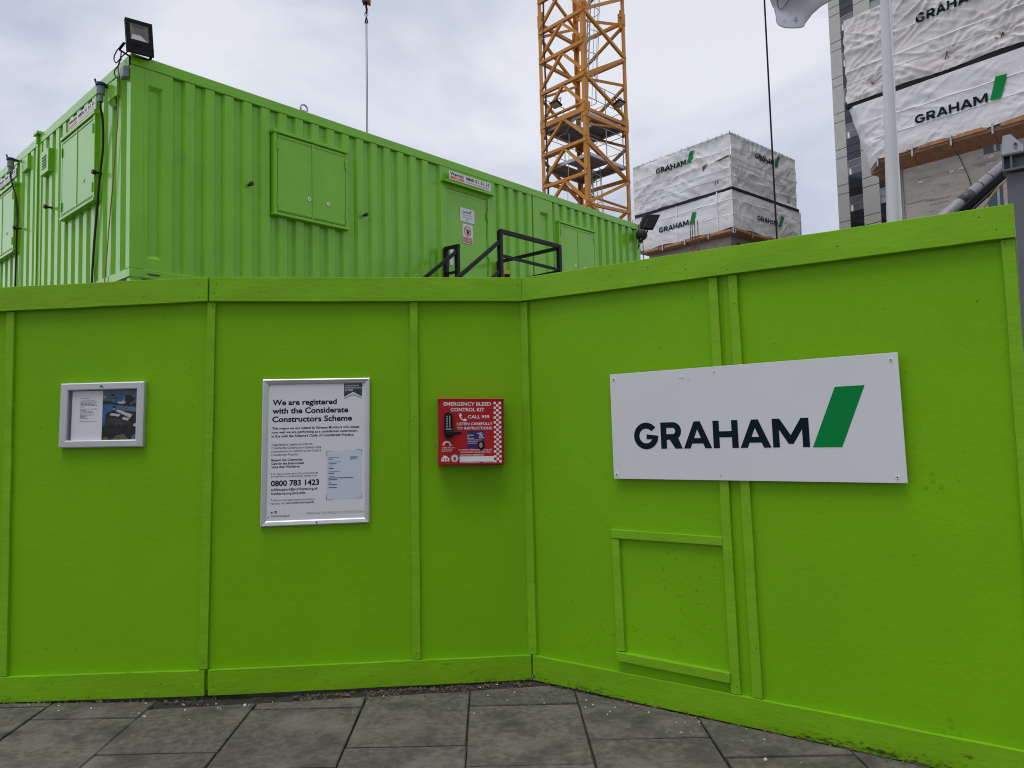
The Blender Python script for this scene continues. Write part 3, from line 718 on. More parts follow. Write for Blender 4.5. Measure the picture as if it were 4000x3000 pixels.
for a in (("1. Enter the Code", 255, 1165, 520, 26), ("2. Push handle", 255, 1200, 480, 26), ("down to open", 252, 1236, 462, 26), ("In memory of Dyson and all those that", 612, 1218, 1335, 34), ("have lost their lives to knife crime", 655, 1268, 1295, 34),
          ("LOCATION / REFERENCE:", 635, 1330, 1155, 32)): bl(*a, .012, 0)
x0, y0 = BX(632, 1460); x1, y1 = BX(1370, 1345); tb.box(x0, x1, y0, y1, .0008, .0011)
bl("www.turtleengineering.co.uk", 635, 1486, 1065, 22, .01, 0); bl("01527 22 07 12", 1130, 1484, 1362, 24, .01, 0)
phn = [(0, .82), (.10, 1), (.24, .98), (.38, .76), (.34, .66), (.22, .60), (.30, .42), (.48, .26), (.60, .22), (.68, .32), (.80, .34), (1, .18), (.98, .06), (.84, 0), (.62, .02), (.34, .18), (.12, .44), (.0, .66)]
x0, y0 = BX(625, 585); tb.flat(shape2d([phn]), x0, y0, .046, .046, .0012)
x0, y0 = BX(375, 1105); n_ = 14
tb.ring(x0 - .004, y0, .016, .026, .0012, 14, math.radians(20), math.radians(180))
tb.poly([(x0 + .008, y0 + .004, .0013), (x0 + .029, y0 + .004, .0013), (x0 + .0135, y0 - .008, .0013)])
x0, y0 = BX(525, 1385); tb.disc(x0, y0, .0225, .0012, 24)
hs = [(0, 0), (1, 0), (1, .58), (.84, .58), (.74, .80), (.55, .92), (.42, .84), (.36, 1.0), (.24, .92), (.26, .74), (.08, .66), (.10, .54), (0, .48)]
x0, y0 = BX(240, 1448); tb.flat(shape2d([hs, [(.14, .14), (.14, .5), (.24, .5), (.24, .14)], [(.36, .14), (.36, .5), (.50, .5), (.50, .14)], [(.64, .14), (.64, .5), (.80, .5), (.80, .14)]]), x0, y0, .048, .036, .0012)
tb.build('white_lettering', white_ink, dr); sh.build('lettering_shadow', pbr('blue_outline_print', (.02, .02, .09), .4), dr)
tb = M(q); sx = (1535 - 1370) / 3 / 1425 * .4
for i in range(25):
    X, Y = BX(1370, 165 + 52.7 * i)
    for k in ((0, 2) if i % 2 == 0 else (1,)): tb.box(X + k * sx + .0004, X + (k + 1) * sx - .0004, Y - .0145, Y - .0005, .0006, .0011)
tb.build('checker_strip', white_ink, dr)
tb = M(q); x0, y0 = BX(525, 1385); tb.ring(x0, y0, .0188, .0205, .0018, 24); tb.ring(x0, y0, .0235, .0245, .0018, 24); tb.build('seal_ring', redv, dr)
tb = M(q); tb.disc(x0, y0 - .002, .0085, .0018, 14, .011); tb.build('seal_portrait', grey_ink, dr)
tb = M(q); x0, y0 = BX(795, 1175); x1, y1 = BX(1172, 795); tb.box(x0, x1, y0, y1, .0008, .0014); pz = tb.build('purple_notice', purple, dr)
tb = M(q)
for s_, X, Y, X1, cp in (("ENOUGH", 803, 902, 930, 24), ("IS", 803, 938, 830, 24), ("ENOUGH", 803, 975, 930, 24), ("WORLD", 1045, 958, 1168, 26), ("ONE", 1000, 858, 1080, 20)):
    x, y = BX(X, Y); xe, _ = BX(X1, Y); tb.text(s_, x, y, cp / 1440 * .397, xe - x, .0018, .015)
for X, Y, X1 in ((800, 1032, 1022), (800, 1062, 1003), (803, 993, 1105)):
    x, y = BX(X, Y); xe, _ = BX(X1, Y); tb.box(x, xe, y - .0012, y + .0012, .0016, .0018)
x, y = BX(1092, 880); tb.ring(x, y, .0115, .0132, .0018, 22); tb.disc(x - .003, y + .003, .005, .0018, 8); tb.disc(x + .004, y - .004, .0042, .0018, 7)
tb.build('notice_lettering', white_ink, pz)
tb = M(q); x, y = BX(1100, 1095); tb.disc(x - .001, y - .006, .019, .0018, 16, .027)
tb.poly([(x - .017, y - .022, .0017), (x + .020, y - .022, .0017), (x + .019, y + .010, .0017), (x - .014, y + .010, .0017)]); tb.build('portrait_hair', ink, pz)
tb = M(q); tb.disc(x - .003, y - .003, .0105, .0022, 16, .0165); tb.build('portrait_face', skin, pz)
# keypad lock with lever
kl = M(q)
X0, Y0 = BX(302, 945); X1, Y1 = BX(484, 395)
rc = (X1 - X0) * .42
prof = arc(X1 - rc, Y1 - rc, rc, 0, 90, 6) + arc(X0 + rc, Y1 - rc, rc, 90, 180, 6) + arc(X0 + rc, Y0 + rc, rc, 180, 270, 6) + arc(X1 - rc, Y0 + rc, rc, 270, 360, 6)
kl.prism(prof, .0005, .028); lk = kl.build('keypad_lock', black_metal, dr, bevel=.003, seg=2)
kb = M(q)
for i in range(7):
    for X in (362, 420): x, y = BX(X, 485 + 37 * i); kb.cyl(x, y, .0042, .0285, .033, 10)
x, y = BX(332, 752); xe, _ = BX(456, 752); kb.box(x, xe, y - .005, y + .002, .0285, .031)
kb.build('keypad_button', steel, lk)['kind'] = 'stuff'
hb = M(q); x, y = BX(395, 850); hb.cyl(x, y, .017, .029, .044, 16)
x2, y2 = BX(668, 845); xa, ya = BX(380, 790); xb_, yb_ = BX(480, 885); xc, yc = BX(660, 805); xd, yd = BX(668, 872)
hb.prism([(xa, ya), (xc, yc), (x2 + .0008, y2), (xd, yd), (xb_, yb_ - .001), (x, y - .012)], .045, .058)
hb.build('lever_handle', black_metal, lk, bevel=.003)

# ================================================================== WHITE COMPANY SIGN
q = Quad(PC, (.602, 1.226), (2.095, 1.247), (.596, 1.817), (2.083, 1.844), 1.492, .594, .004)
sg = thing('company_sign', q(.7, 0, 0), 0, 'wide white board with dark capitals and a slanted green bar on the hoarding', 'sign')
b = M(q); b.box(0, 1.492, 0, .594, -.006, 0); b.build('sign_panel', white_sheet, sg, bevel=.001)
cap = .143; x0 = .141; wW = (1.682 - .743)
b = M(q); b.flat(GRA, x0, .167, wW / GRAW, cap, .0012); b.build('lettering', navy, sg)
b = M(q); b.poly([(1.093, .166, .0012), (1.226, .166, .0012), (1.343, .453, .0012), (1.211, .452, .0012)]); b.build('green_bar', vgreen, sg)
b = M(q)
for x, y, rr_ in ((.025, .565, .008), (.0195, .026, .008), (1.452, .027, .008), (1.461, .561, .008), (.62, .567, .0045), (.625, .029, .0045)):
    b.k = 0; b.cyl(x, y, rr_, 0, .0035, 12); b.k = 1; b.disc(x, y, rr_ * .5, .004, 8)
b.build('fixing_cap', [white_ink, nail_m], sg)
b = M(q)
for x, y, l, t in ((.42, .545, .03, -.1), (.47, .540, .015, -.4), (.03, .085, .012, -.8)): b.bar((x, y, .0006), (x + l * math.cos(t), y + l * math.sin(t), .0006), .0012, .0006)
b.build('scratch', grey_ink, sg)

# ================================================================== SITE CABINS
KC = V((-4.32, 8.432, 0)); TC = .83
DD = V((math.cos(TC), math.sin(TC), 0)); EE = V((-math.sin(TC), math.cos(TC), 0)); NN = -EE; UP = V((0, 0, 1))
Z0, Z1, CW, CLEN = 3.365, 5.985, 3.40, 10.70
FR_ = Fr(KC, DD, UP, NN)                    # long side: (along, up, out)
FL_ = Fr(KC, -EE, UP, -DD)                  # end wall seen at the left: x = -(distance from the near corner)
ZW0, ZW1 = Z0 + .10, Z1 - .135
def flutes(x0, x1, first, n, period, crest=.112, slope=.034, hi=-.006, lo=-.05):
    P = [(x0, hi)]
    P += [(x0 + .012, hi), (x0 + .012 + slope, lo)] if first - x0 > slope + .05 else []
    for i in range(n):
        a = first + i * period
        P += [(a - slope, lo), (a, hi), (a + crest, hi), (a + crest + slope, lo)]
    if x1 - P[-1][0] > slope + .02: P += [(x1 - slope - .005, lo), (x1 - .005, hi)]
    P += [(x1, hi)]
    return P
def wall(f, prof, z0, z1, name, parent):
    b = M(f); n = len(prof)
    for z in (z0, z1): pass
    b.add([(s, z, o) for s, o in prof for z in (z0, z1)] , [(2 * i, 2 * i + 2, 2 * i + 3, 2 * i + 1) for i in range(n - 1)])
    return b.build(name, cabin_m, parent)
def recess(b, s0, s1, z0, z1, d=.042, k=.035, hi=-.006):
    O = [(s0, z0, hi), (s1, z0, hi), (s1, z1, hi), (s0, z1, hi)]; I = [(s0 + k, z0 + k + .015, hi - d), (s1 - k, z0 + k + .015, hi - d), (s1 - k, z1 - k - .015, hi - d), (s0 + k, z1 - k - .015, hi - d)]
    b.add(O + I, [(4, 5, 6, 7), (0, 1, 5, 4), (1, 2, 6, 5), (2, 3, 7, 6), (3, 0, 4, 7)])
def flat_with_recess(b, x0, x1, s0, s1, r0, r1, hi=-.006):
    for a0, a1, c0, c1 in ((x0, s0, ZW0, ZW1), (s1, x1, ZW0, ZW1), (s0, s1, ZW0, r0), (s0, s1, r1, ZW1)): b.poly([(a0, c0, hi), (a1, c0, hi), (a1, c1, hi), (a0, c1, hi)])
    recess(b, s0, s1, r0, r1, hi=hi)
def shutter(f, x0, x1, z0, z1, parent, locks, hinge_sides=1, out=.055):
    b = M(f); b.box(x0, x1, z0, z1, -.05, out - .022)
    b.box(x0 - .012, x1 + .012, z1 - .03, z1 + .012, -.045, out + .012); b.box(x0 - .01, x1 + .01, z0 - .008, z0 + .028, -.045, out + .012)
    b.box(x0, x0 + .05, z0 + .029, z1 - .031, out - .021, out); b.box(x1 - .05, x1, z0 + .029, z1 - .031, out - .021, out)
    fr = b.build('window_shutter', cabin_m, parent, bevel=.003)
    xm = (x0 + x1) / 2
    for a0, a1 in ((x0 + .056, xm - .014), (xm + .014, x1 - .056)):
        b = M(f); b.box(a0, a1, z0 + .045, z1 - .05, out - .0205, out - .003)
        b.box(a0, a1, z1 - .085, z1 - .07, out - .0025, out + .004); b.box(a0, a1, z0 + .06, z0 + .072, out - .0025, out + .004)
        b.build('shutter_leaf', cabin_m, fr, bevel=.002)
    b = M(f); b.box(xm - .012, xm + .012, z0 + .04, z1 - .045, out - .0205, out + .004); b.build('centre_stop', cabin_m, fr)
    for x in (x0 + .052, x1 - .052):
        for z in (z0 + .17, z1 - .20):
            b = M(f); b.box(x - .011, x + .011, z - .06, z + .06, out + .0005, out + .012); b.build('hinge', cabin_m, fr, bevel=.002)
    for x, z in locks:
        b = M(f); b.cyl(x, z, .026, out - .002, out + .006, 16); b.k = 1; b.disc(x, z, .009, out + .0065, 8); b.build('lock_cover', [white_ink, grey_ink], fr)
    return fr
def cabin(org_e, label, cat='site cabin'):
    o = KC + EE * org_e
    return thing('site_cabin', o + V((0, 0, 0)), TC, label, cat, 'stacked green site cabins')
def shell(c, e0, e1, vis):
    """rails, posts and roof of a cabin whose end wall lies between distances e0 and e1 from the near corner"""
    R = Fr(KC + EE * e0, DD, UP, NN); Lf = FL_; w_ = e1 - e0
    b = M(R)                                # top rail round the roof
    b.box(0, CLEN, Z1 - .13, Z1, -.07, 0); b.box(0, CLEN, Z1 - .13, Z1, -w_, -w_ + .07)
    b.box(.0, .07, Z1 - .13, Z1, -w_ + .07, -.07); b.box(CLEN - .07, CLEN, Z1 - .13, Z1, -w_ + .07, -.07)
    b.build('roof_rail', cabin_m, c, bevel=.006)
    b = M(R); b.box(.03, CLEN - .03, Z1 + .001, Z1 + .014, -w_ + .03, -.03); b.build('roof_sheet', cabin_roof, c)
    b = M(R)
    b.box(0, CLEN, Z0, Z0 + .10, -.07, 0); b.box(0, CLEN, Z0, Z0 + .10, -w_, -w_ + .07); b.box(0, .07, Z0, Z0 + .10, -w_ + .07, -.07); b.box(CLEN - .07, CLEN, Z0, Z0 + .10, -w_ + .07, -.07)
    b.box(.07, CLEN - .07, Z0 + .01, Z0 + .06, -w_ + .07, -.07)
    b.build('floor_rail', cabin_m, c, bevel=.004)
    for s in (0, CLEN - .15):
        for n in (-.12, -w_):
            b = M(R); b.box(s, s + .15, ZW0, ZW1, n - .0, n + .118); b.build('corner_post', cabin_m, c, bevel=.008, seg=2)
    for s in (.02, CLEN - .14):             # steel legs that carry the upper storey
        for n in (-.13, -w_ + .01):
            b = M(R); b.box(s, s + .12, -.09, Z0, n, n + .12); b.box(s - .05, s + .17, -.09, -.06, n - .05, n + .17); b.build('support_leg', cabin_m, c)
# ---- near cabin
c1 = cabin(0, 'bright green ribbed site cabin with a door, shutters and stair landing, nearest corner')
shell(c1, 0, CW, 1)
f = FR_
b = M(f); flat_with_recess(b, .15, .47, .192, .358, 3.60, 5.665); b.build('pressed_panel', cabin_m, c1)
b = M(f); b.poly([(.19, 3.425, .0012), (.353, 3.425, .0012), (.325, 3.40, .0012), (.222, 3.40, .0012)]); b.build('lashing_slot', cabin_dark, c1)
wall(f, flutes(.47, 4.786, .635, 16, .2525) , ZW0, ZW1, 'side_wall', c1)
wall(f, flutes(6.056, 7.10, 6.190, 4, .2525), ZW0, ZW1, 'side_wall', c1)
b = M(f); flat_with_recess(b, 7.10, 7.66, 7.30, 7.53, 3.60, 5.60); b.build('pressed_panel', cabin_m, c1)
wall(f, flutes(7.66, CLEN - .15, 7.735, 11, .2525), ZW0, ZW1, 'side_wall', c1)
shutter(f, 1.785, 2.962, 4.437, 5.572, c1, ((2.313, 4.741), (2.617, 4.737)))
shutter(f, 7.775, 8.955, 4.38, 5.505, c1, ((8.27, 4.70), (8.57, 4.70)))
# door
b = M(f)
b.box(4.786, 4.915, ZW0, ZW1, -.06, 0); b.box(5.885, 6.056, ZW0, ZW1, -.06, 0); b.box(4.915, 5.885, 5.535, ZW1, -.06, 0)
b.box(4.915, 4.935, 3.50, 5.535, -.045, -.012); b.box(5.865, 5.885, 3.50, 5.535, -.045, -.012); b.box(4.935, 5.865, 5.515, 5.535, -.045, -.012)
df = b.build('door_frame', cabin_m, c1, bevel=.003)
b = M(f); b.box(4.815, 6.02, 5.600, 5.616, .0, .085); b.box(4.815, 6.02, 5.585, 5.600, .07, .085); b.build('door_canopy', cabin_m, df)
b = M(f); b.box(4.94, 5.86, 3.50, 5.51, -.05, -.022)
b.box(4.985, 5.815, 5.455, 5.463, -.0218, -.019)
dl = b.build('door', cabin_m, c1, bevel=.003)
for z in (3.8, 4.55, 5.22): b = M(f); b.box(5.862, 5.888, z - .065, z + .065, -.0205, .012); b.build('hinge', cabin_m, dl, bevel=.002)
b = M(f); b.box(4.985, 5.055, 4.235, 4.50, -.0218, -.008); b.build('lock_plate', white_ink, dl, bevel=.012)
b = M(f); b.tube([(5.02, 4.43, -.01), (5.02, 4.43, .045), (5.06, 4.43, .052), (5.15, 4.43, .05)], .011); b.build('door_handle', steel, dl)
# shutter stays
for x, z in ((1.456, 4.755), (3.26, 4.713)):
    b = M(f); b.cyl(x, z, .016, -.01, .055, 12); b.cyl(x, z, .028, .055, .085, 12); b.build('shutter_stay', black_rubber, c1)
b = M(f); x, z = 2.30, 6.02
b.tube([(x + .055 * math.cos(t), z + .02 + .055 * math.sin(t), -.04) for t in [2 * math.pi * i / 16 for i in range(16)]], .012, 8, True); b.box(x - .03, x + .03, Z1, Z1 + .02, -.07, -.01)
b.build('lifting_eye', steel, c1)
# end wall
f = FL_; P = [(-x, o) for x, o in flutes(.12, CW - .11, .30, 11, .28, crest=.13, slope=.04)][::-1]
wall(f, P, ZW0, ZW1, 'end_wall', c1)
shutter(f, -2.24, -.985, 4.465, 5.578, c1, ((-1.36, 4.80),))
b = M(f)
for x, z in ((-.919, 4.788), (-2.784, 4.772)):
    b = M(f); b.cyl(x, z, .016, -.01, .06, 12); b.cyl(x, z, .03, .06, .10, 12); b.build('shutter_stay', black_rubber, c1)
b = M(f); b.box(-3.15, -2.80, 5.30, 5.63, -.04, .05); b.k = 1
b.box(-3.07, -2.90, 5.37, 5.56, .0503, .0515); b.k = 0
for i in range(5): b.box(-3.075, -2.895, 5.375 + i * .04, 5.388 + i * .04, .05, .058)
b.build('vent', [cabin_m, cabin_dark], c1, bevel=.003)
b = M(f); b.box(-.62, -.33, 5.58, 5.79, -.04, .035); b.poly([(-.60, 5.56, .036), (-.40, 5.56, .036), (-.44, 5.50, .0), (-.56, 5.50, .0)]); b.build('socket_housing', cabin_m, c1, bevel=.004)
b = M(f); b.box(-3.52, -3.33, 5.99, 6.03, -.12, .05); b.box(-3.44, -3.41, 5.86, 6.03, .002, .035); b.build('roof_clamp', cabin_m, c1, bevel=.003)
b = M(f); b.box(-CW - .045, -CW - .008, ZW0, Z1 - .005, -.03, .02); b.build('joint_strip', cabin_m, c1)
wall(Fr(KC + EE * CW, -DD, UP, EE), [(-CLEN, -.006), (0, -.006)], ZW0, ZW1, 'back_wall', c1)
wall(Fr(KC + DD * CLEN, EE, UP, DD), flutes(.12, CW - .11, .30, 11, .28, crest=.13, slope=.04), ZW0, ZW1, 'end_wall', c1)
# ---- second cabin
e0 = CW + .05; e1 = e0 + CW
c2 = cabin(e0, 'second green site cabin adjoining the nearest one, cut off at the left', )
shell(c2, e0, e1, 0)
P = [(-x, o) for x, o in flutes(e0 + .12, e1 - .11, e0 + .24, 11, .28, crest=.13, slope=.04)][::-1]
wall(f, P, ZW0, ZW1, 'end_wall', c2)
shutter(f, -5.72, -4.425, 4.445, 5.53, c2, ((-4.80, 4.80),))
b = M(f); b.cyl(-4.26, 4.775, .016, -.01, .06, 12); b.cyl(-4.26, 4.775, .03, .06, .10, 12); b.build('shutter_stay', black_rubber, c2)
b = M(f); b.box(-4.12, -3.83, 5.60, 5.81, -.04, .035); b.build('socket_housing', cabin_m, c2, bevel=.004)
wall(Fr(KC + EE * e1, -DD, UP, EE), [(-CLEN, -.006), (0, -.006)], ZW0, ZW1, 'back_wall', c2)
wall(Fr(KC + EE * e0, DD, UP, NN), [(0, -.006), (CLEN, -.006)], ZW0, ZW1, 'side_wall', c2)
wall(Fr(KC + EE * e0 + DD * CLEN, EE, UP, DD), [(0, -.006), (CW, -.006)], ZW0, ZW1, 'end_wall', c2)

# ---- plain lower storey that carries the cabins, down to the site ground
for c_, f_, prof_ in ((c1, FR_, flutes(.02, CLEN - .02, .25, 40, .2525)), (c1, FL_, [(-x, o) for x, o in flutes(.02, CW - .02, .30, 11, .28, crest=.13, slope=.04)][::-1]),
                      (c2, FL_, [(-x, o) for x, o in flutes(e0 + .02, e1 - .02, e0 + .24, 11, .28, crest=.13, slope=.04)][::-1])):
    wall(f_, [(s_, o - .012) for s_, o in prof_], -.09, Z0 - .003, 'lower_wall', c_)
# ---- hire signs
def hire_sign(fr, w, h, label):
    s = thing('hire_sign', fr(w / 2, 0, 0), 0, label, 'sign', 'hire company signs on the cabins')
    b = M(fr); b.box(0, w, 0, h, -.012, 0); b.build('sign_plate', white_sheet, s)
    b = M(fr); b.text("Wernick", .02 * w, h * .55, h * .34, w * .315, .001, .03); b.text("0800 51 55 55", .385 * w, h * .48, h * .36, w * .58, .001, .02); b.build('black_lettering', ink, s)
    b = M(fr); b.box(.02 * w, .335 * w, h * .12, h * .42, .0004, .001); b.text("www.wernick.co.uk", .39 * w, h * .16, h * .20, w * .57, .001, .022); b.build('orange_lettering', orange, s)
    b = M(fr); b.text("HIRE", .125 * w, h * .19, h * .17, w * .11, .0016, .01); b.build('white_lettering', white_ink, s)
    return s
hire_sign(Fr(FR_(4.914, 5.636, .088), DD, UP, NN), .964, .138, 'white hire company sign with a phone number above the cabin door')
hire_sign(Fr(FL_(-2.10, 5.664, .012), -EE, UP, -DD), 1.0, .128, 'white hire company sign over the shutter on the near cabin end')
hire_sign(Fr(FL_(-5.52, 5.664, .012), -EE, UP, -DD), 1.0, .128, 'white hire company sign at the left picture edge on the second cabin')
# ---- door signs
q = Fr(FR_(5.234, 5.025, -.018), DD, UP, NN)
s = thing('door_sign', q(.16, 0, 0), 0, 'white notice with a company logo on the green cabin door, upper one', 'sign')
b = M(q); b.box(0, .334, 0, .232, 0, .004); b.build('sign_plate', white_sheet, s)
b = M(q); b.flat(GRA, .055, .152, .165 / GRAW, .032, .0046); b.build('logo_lettering', navy, s)
b = M(q); b.poly([(.222, .152, .0046), (.246, .152, .0046), (.268, .206, .0046), (.244, .206, .0046)]); b.build('logo_bar', vgreen, s)
b = M(q)
for t_, y in (("This door is for", .108), ("emergency exit", .068), ("only", .028)): b.text(t_, .167, y, .024, None, .0046, .01, 'C')
b.build('lettering', grey_ink, s)
q = Fr(FR_(5.284, 4.662, -.018), DD, UP, NN)
s = thing('prohibition_sign', q(.12, 0, 0), 0, 'red and white no entry sign with a hand symbol low on the cabin door', 'sign')
b = M(q); b.box(0, .238, 0, .327, 0, .004); b.build('sign_plate', white_sheet, s)
b = M(q); b.box(.014, .224, .012, .108, .0042, .005); b.ring(.119, .212, .070, .086, .005, 30)
t = math.radians(-45); ux, uy = math.cos(t), math.sin(t)
b.poly([(.119 + ux * a - uy * c_, .212 + uy * a + ux * c_, .0056) for a, c_ in ((-.076, -.008), (.076, -.008), (.076, .008), (-.076, .008))]); b.build('red_symbol', redv, s)
b = M(q); b.disc(.121, .192, .030, .0047, 14, .036)
for i, a in enumerate((-.028, -.010, .009, .027)): b.poly([(.115 + a, .205, .0048), (.127 + a, .205, .0048), (.130 + a * 1.3, .252 - abs(a) * .4, .0048), (.120 + a * 1.3, .254 - abs(a) * .4, .0048)])
b.poly([(.150, .185, .0049), (.158, .196, .0049), (.172, .225, .0049), (.164, .228, .0049), (.146, .205, .0049)]); b.build('hand_symbol', ink, s)
b = M(q)
for t_, y in (("NO ACCESS TO", .080), ("SITE OFFICES", .052), ("FIRE EXIT ONLY", .024)): b.text(t_, .119, y, .018, .17, .0056, .01, 'C')
b.build('lettering', white_ink, s)

# ---- steel stair and landing
f = FR_
sr_ = thing('steel_stair', f(4.5, 0, .8), TC, 'black steel stair and landing with handrails below the cabin door', 'staircase')
def rb(nm, p, q_, w=.05, h=.05): b = M(f); b.bar(p, q_, w, h, NN); return b.build(nm, black_metal, sr_)
LZ = 3.42; NO = 1.4; A0, B0, TZ = 4.68, 6.07, 4.47
for s_, n, z1 in ((A0, NO, TZ), (B0, NO, TZ), (4.85, .30, 4.475), (4.84, .05, 4.475), (B0, .06, TZ - .02)): rb('post', (s_, 0 - .05, n), (s_, z1, n), .062, .062)
rb('top_rail', (A0, TZ - .005, NO), (B0 + .03, TZ - .005, NO), .06, .05)
rb('mid_rail', (A0, 4.10, NO), (B0, 4.08, NO), .04, .04)
rb('top_rail', (B0, TZ - .03, NO), (B0, TZ - .03, .06), .05, .05)
rb('mid_rail', (B0, 4.06, NO), (B0, 4.06, .06), .04, .04)
rb('top_rail', (4.87, 4.475, .33), (4.84, 4.475, .03), .05, .05)
rb('mid_rail', (4.85, 4.06, .30), (4.84, 4.06, .05), .035, .035)
sl_ = (4.296 - 3.64) / (4.659 - 3.799)
rb('handrail', (A0 - .01, 4.305, NO), (A0 - 4.2, 4.305 - sl_ * 4.2, NO), .05, .05)
rb('handrail', (4.83, 4.375, .30), (4.83 - 4.2, 4.375 - sl_ * 4.2, .30), .05, .05)
rb('stringer_rail', (A0 - .01, 3.87, NO), (A0 - 3.9, 3.87 - sl_ * 3.9, NO), .04, .04)
rb('stringer', (A0 - .05, 3.34, NO - .03), (A0 - 4.35, 3.34 - sl_ * 4.35, NO - .03), .03, .20)
rb('stringer', (A0 - .05, 3.34, .33), (A0 - 4.35, 3.34 - sl_ * 4.35, .33), .03, .20)
b = M(f); b.box(A0, B0, LZ - .06, LZ - .01, .04, NO); b.build('landing', steel, sr_)
for i in range(1, 16): b = M(f); b.box(A0 - i * .27, A0 - i * .27 + .25, LZ - .02 - i * .206, LZ + .02 - i * .206, .35, NO - .05); b.build('tread', steel, sr_)
yp = thing('marker_post', f(5.47, 0, .8), 0, 'black post with a yellow cap standing beside the stair landing', 'post')
w_ = Fr(f(5.47, 0, .8), (1, 0, 0), (0, 1, 0), (0, 0, 1))
b = M(w_); b.cyl(0, 0, .045, LZ - .06, 4.03, 12); b.build('shaft', black_metal, yp)
b = M(w_); b.cyl(0, 0, .050, 4.02, 4.085, 12); b.build('cap', yellow_p, yp)

# ---- floodlight on the near cabin corner
fx = Fr(V((-4.305, 8.31, 5.945)), V((.80, .60, 0)), V((-.015, -.12, 1)).normalized(), V((.595, -.79, -.13)).normalized())
fl = thing('floodlight', fx(.17, 0, -.05), 0, 'square black floodlight standing on the near corner of the cabin roof', 'floodlight')
W_, H_ = .285, .375
b = M(fx); b.hexa([(.02, .03, -.10), (W_ - .05, .03, -.10), (W_ - .05, H_ - .05, -.10), (.02, H_ - .05, -.10)], [(-.005, -.005, -.03), (W_ - .01, -.005, -.03), (W_ - .01, H_ - .01, -.03), (-.005, H_ - .01, -.03)])
for i in range(6): b.box(.03 + i * .05, .035 + i * .05, .05, H_ - .07, -.13, -.1)
b.build('housing', black_metal, fl, bevel=.008)
b = M(fx); b.prism([(0, 0), (W_, 0), (W_, H_), (0, H_)], -.03, -.012)
for a in ((0, .045, 0, H_), (W_ - .045, W_, 0, H_), (.045, W_ - .045, H_ - .045, H_), (.045, W_ - .045, 0, .145)): b.box(*a, -.0118, .004)
b.box(.06, .16, .09, .12, .004, .012); b.box(.20, .27, .06, .085, .004, .008); b.box(.05, .10, .055, .07, .004, .007)
b.build('bezel', black_metal, fl, bevel=.004)
b = M(fx); b.add([(.046, .146, .0), (W_ - .046, .146, .0), (W_ - .046, H_ - .046, .0), (.046, H_ - .046, .0), (.09, .20, -.010), (W_ - .11, .20, -.010), (W_ - .11, H_ - .09, -.010), (.09, H_ - .09, -.010)],
                 [(4, 5, 6, 7), (0, 1, 5, 4), (1, 2, 6, 5), (2, 3, 7, 6), (3, 0, 4, 7)])
b.k = 1; b.poly([(.05, .150, .002), (W_ - .06, .150, .002), (W_ - .13, .205, .001), (.065, .205, .001)])
b.build('reflector', [refl_m, ledw], fl)
b = M(fx)
for p_, q_ in (((-.012, .10, -.05), (-.06, .03, -.13)), ((-.06, .03, -.13), (.06, -.02, -.13)), ((W_, .10, -.05), (W_ - .02, -.0, -.12)), ((W_ - .02, 0, -.12), (.06, -.02, -.13))): b.bar(p_, q_, .03, .008)
b.bar((.05, -.02, -.12), (.05, -.12, -.12), .03, .012)
b.build('bracket', black_metal, fl)
# ---- cables, plugs and boxes on the end wall
f = FL_
def cable(nm, pts, r_, mt, label, cat='cable', grp=None):
    P = []                                   # smooth the polyline
    n = len(pts)
    for i in range(n - 1):
        p0, p1, p2, p3 = (V(pts[max(i - 1, 0)]), V(pts[i]), V(pts[i + 1]), V(pts[min(i + 2, n - 1)]))
        for k in range(6):
            t = k / 6; P.append(.5 * ((2 * p1) + (p2 - p0) * t + (2 * p0 - 5 * p1 + 4 * p2 - p3) * t * t + (3 * p1 - p0 - 3 * p2 + p3) * t ** 3))
    P.append(V(pts[-1])); b = M(f); b.tube([tuple(p) for p in P], r_, 7)
    return tag(b.build(nm, mt, None, smooth=True), label, cat, grp)
cable('power_cable', [(-.655, 5.62, .10), (-.66, 5.50, .10), (-.71, 5.40, .06), (-.77, 5.10, .03), (-.83, 4.80, .035), (-.90, 4.60, .03), (-.97, 4.40, .02), (-1.07, 3.90, .02), (-1.13, 3.46, .02), (-1.18, 3.0, .02)], .014, black_rubber, 'thick black power cable hanging from the plug on the near cabin end')
cable('power_cable', [(-4.45, 5.68, .10), (-4.44, 5.55, .09), (-4.43, 5.30, .03), (-4.38, 5.0, .02), (-4.31, 4.78, .035), (-4.34, 4.70, .03), (-4.40, 4.2, .02), (-4.43, 3.5, .02), (-4.43, 3.1, .02)], .013, black_rubber, 'black power cable hanging from the blue plug on the second cabin')
cable('flex_cable', [(-.235, 5.99, .02), (-.26, 5.90, .05), (-.27, 5.75, .03), (-.30, 5.55, .03), (-.34, 5.25, .02), (-.40, 4.95, .02), (-.48, 4.50, .02), (-.565, 4.10, .02), (-.63, 3.75, .02), (-.70, 3.40, .02), (-.74, 3.1, .02)], .0065, ycable, 'thin orange brown cable running down the near cabin end')
cable('looped_cable', [(-.10, 6.06, -.02), (-.13, 5.97, .05), (-.26, 5.93, .07), (-.33, 6.02, .07), (-.24, 6.09, .06), (-.14, 6.02, .06), (-.20, 5.90, .06), (-.34, 5.86, .06), (-.30, 5.77, .05), (-.13, 5.76, .04)], .007, black_rubber, 'thin looped black cable below the floodlight on the cabin corner')
b = M(f); b.box(-.16, -.035, 5.70, 5.83, .004, .06); b.box(-.15, -.045, 5.71, 5.82, .06, .068)
tag(b.build('junction_box', plug_grey, None, bevel=.01, seg=2), 'small grey junction box on the cabin corner under the floodlight', 'junction box')
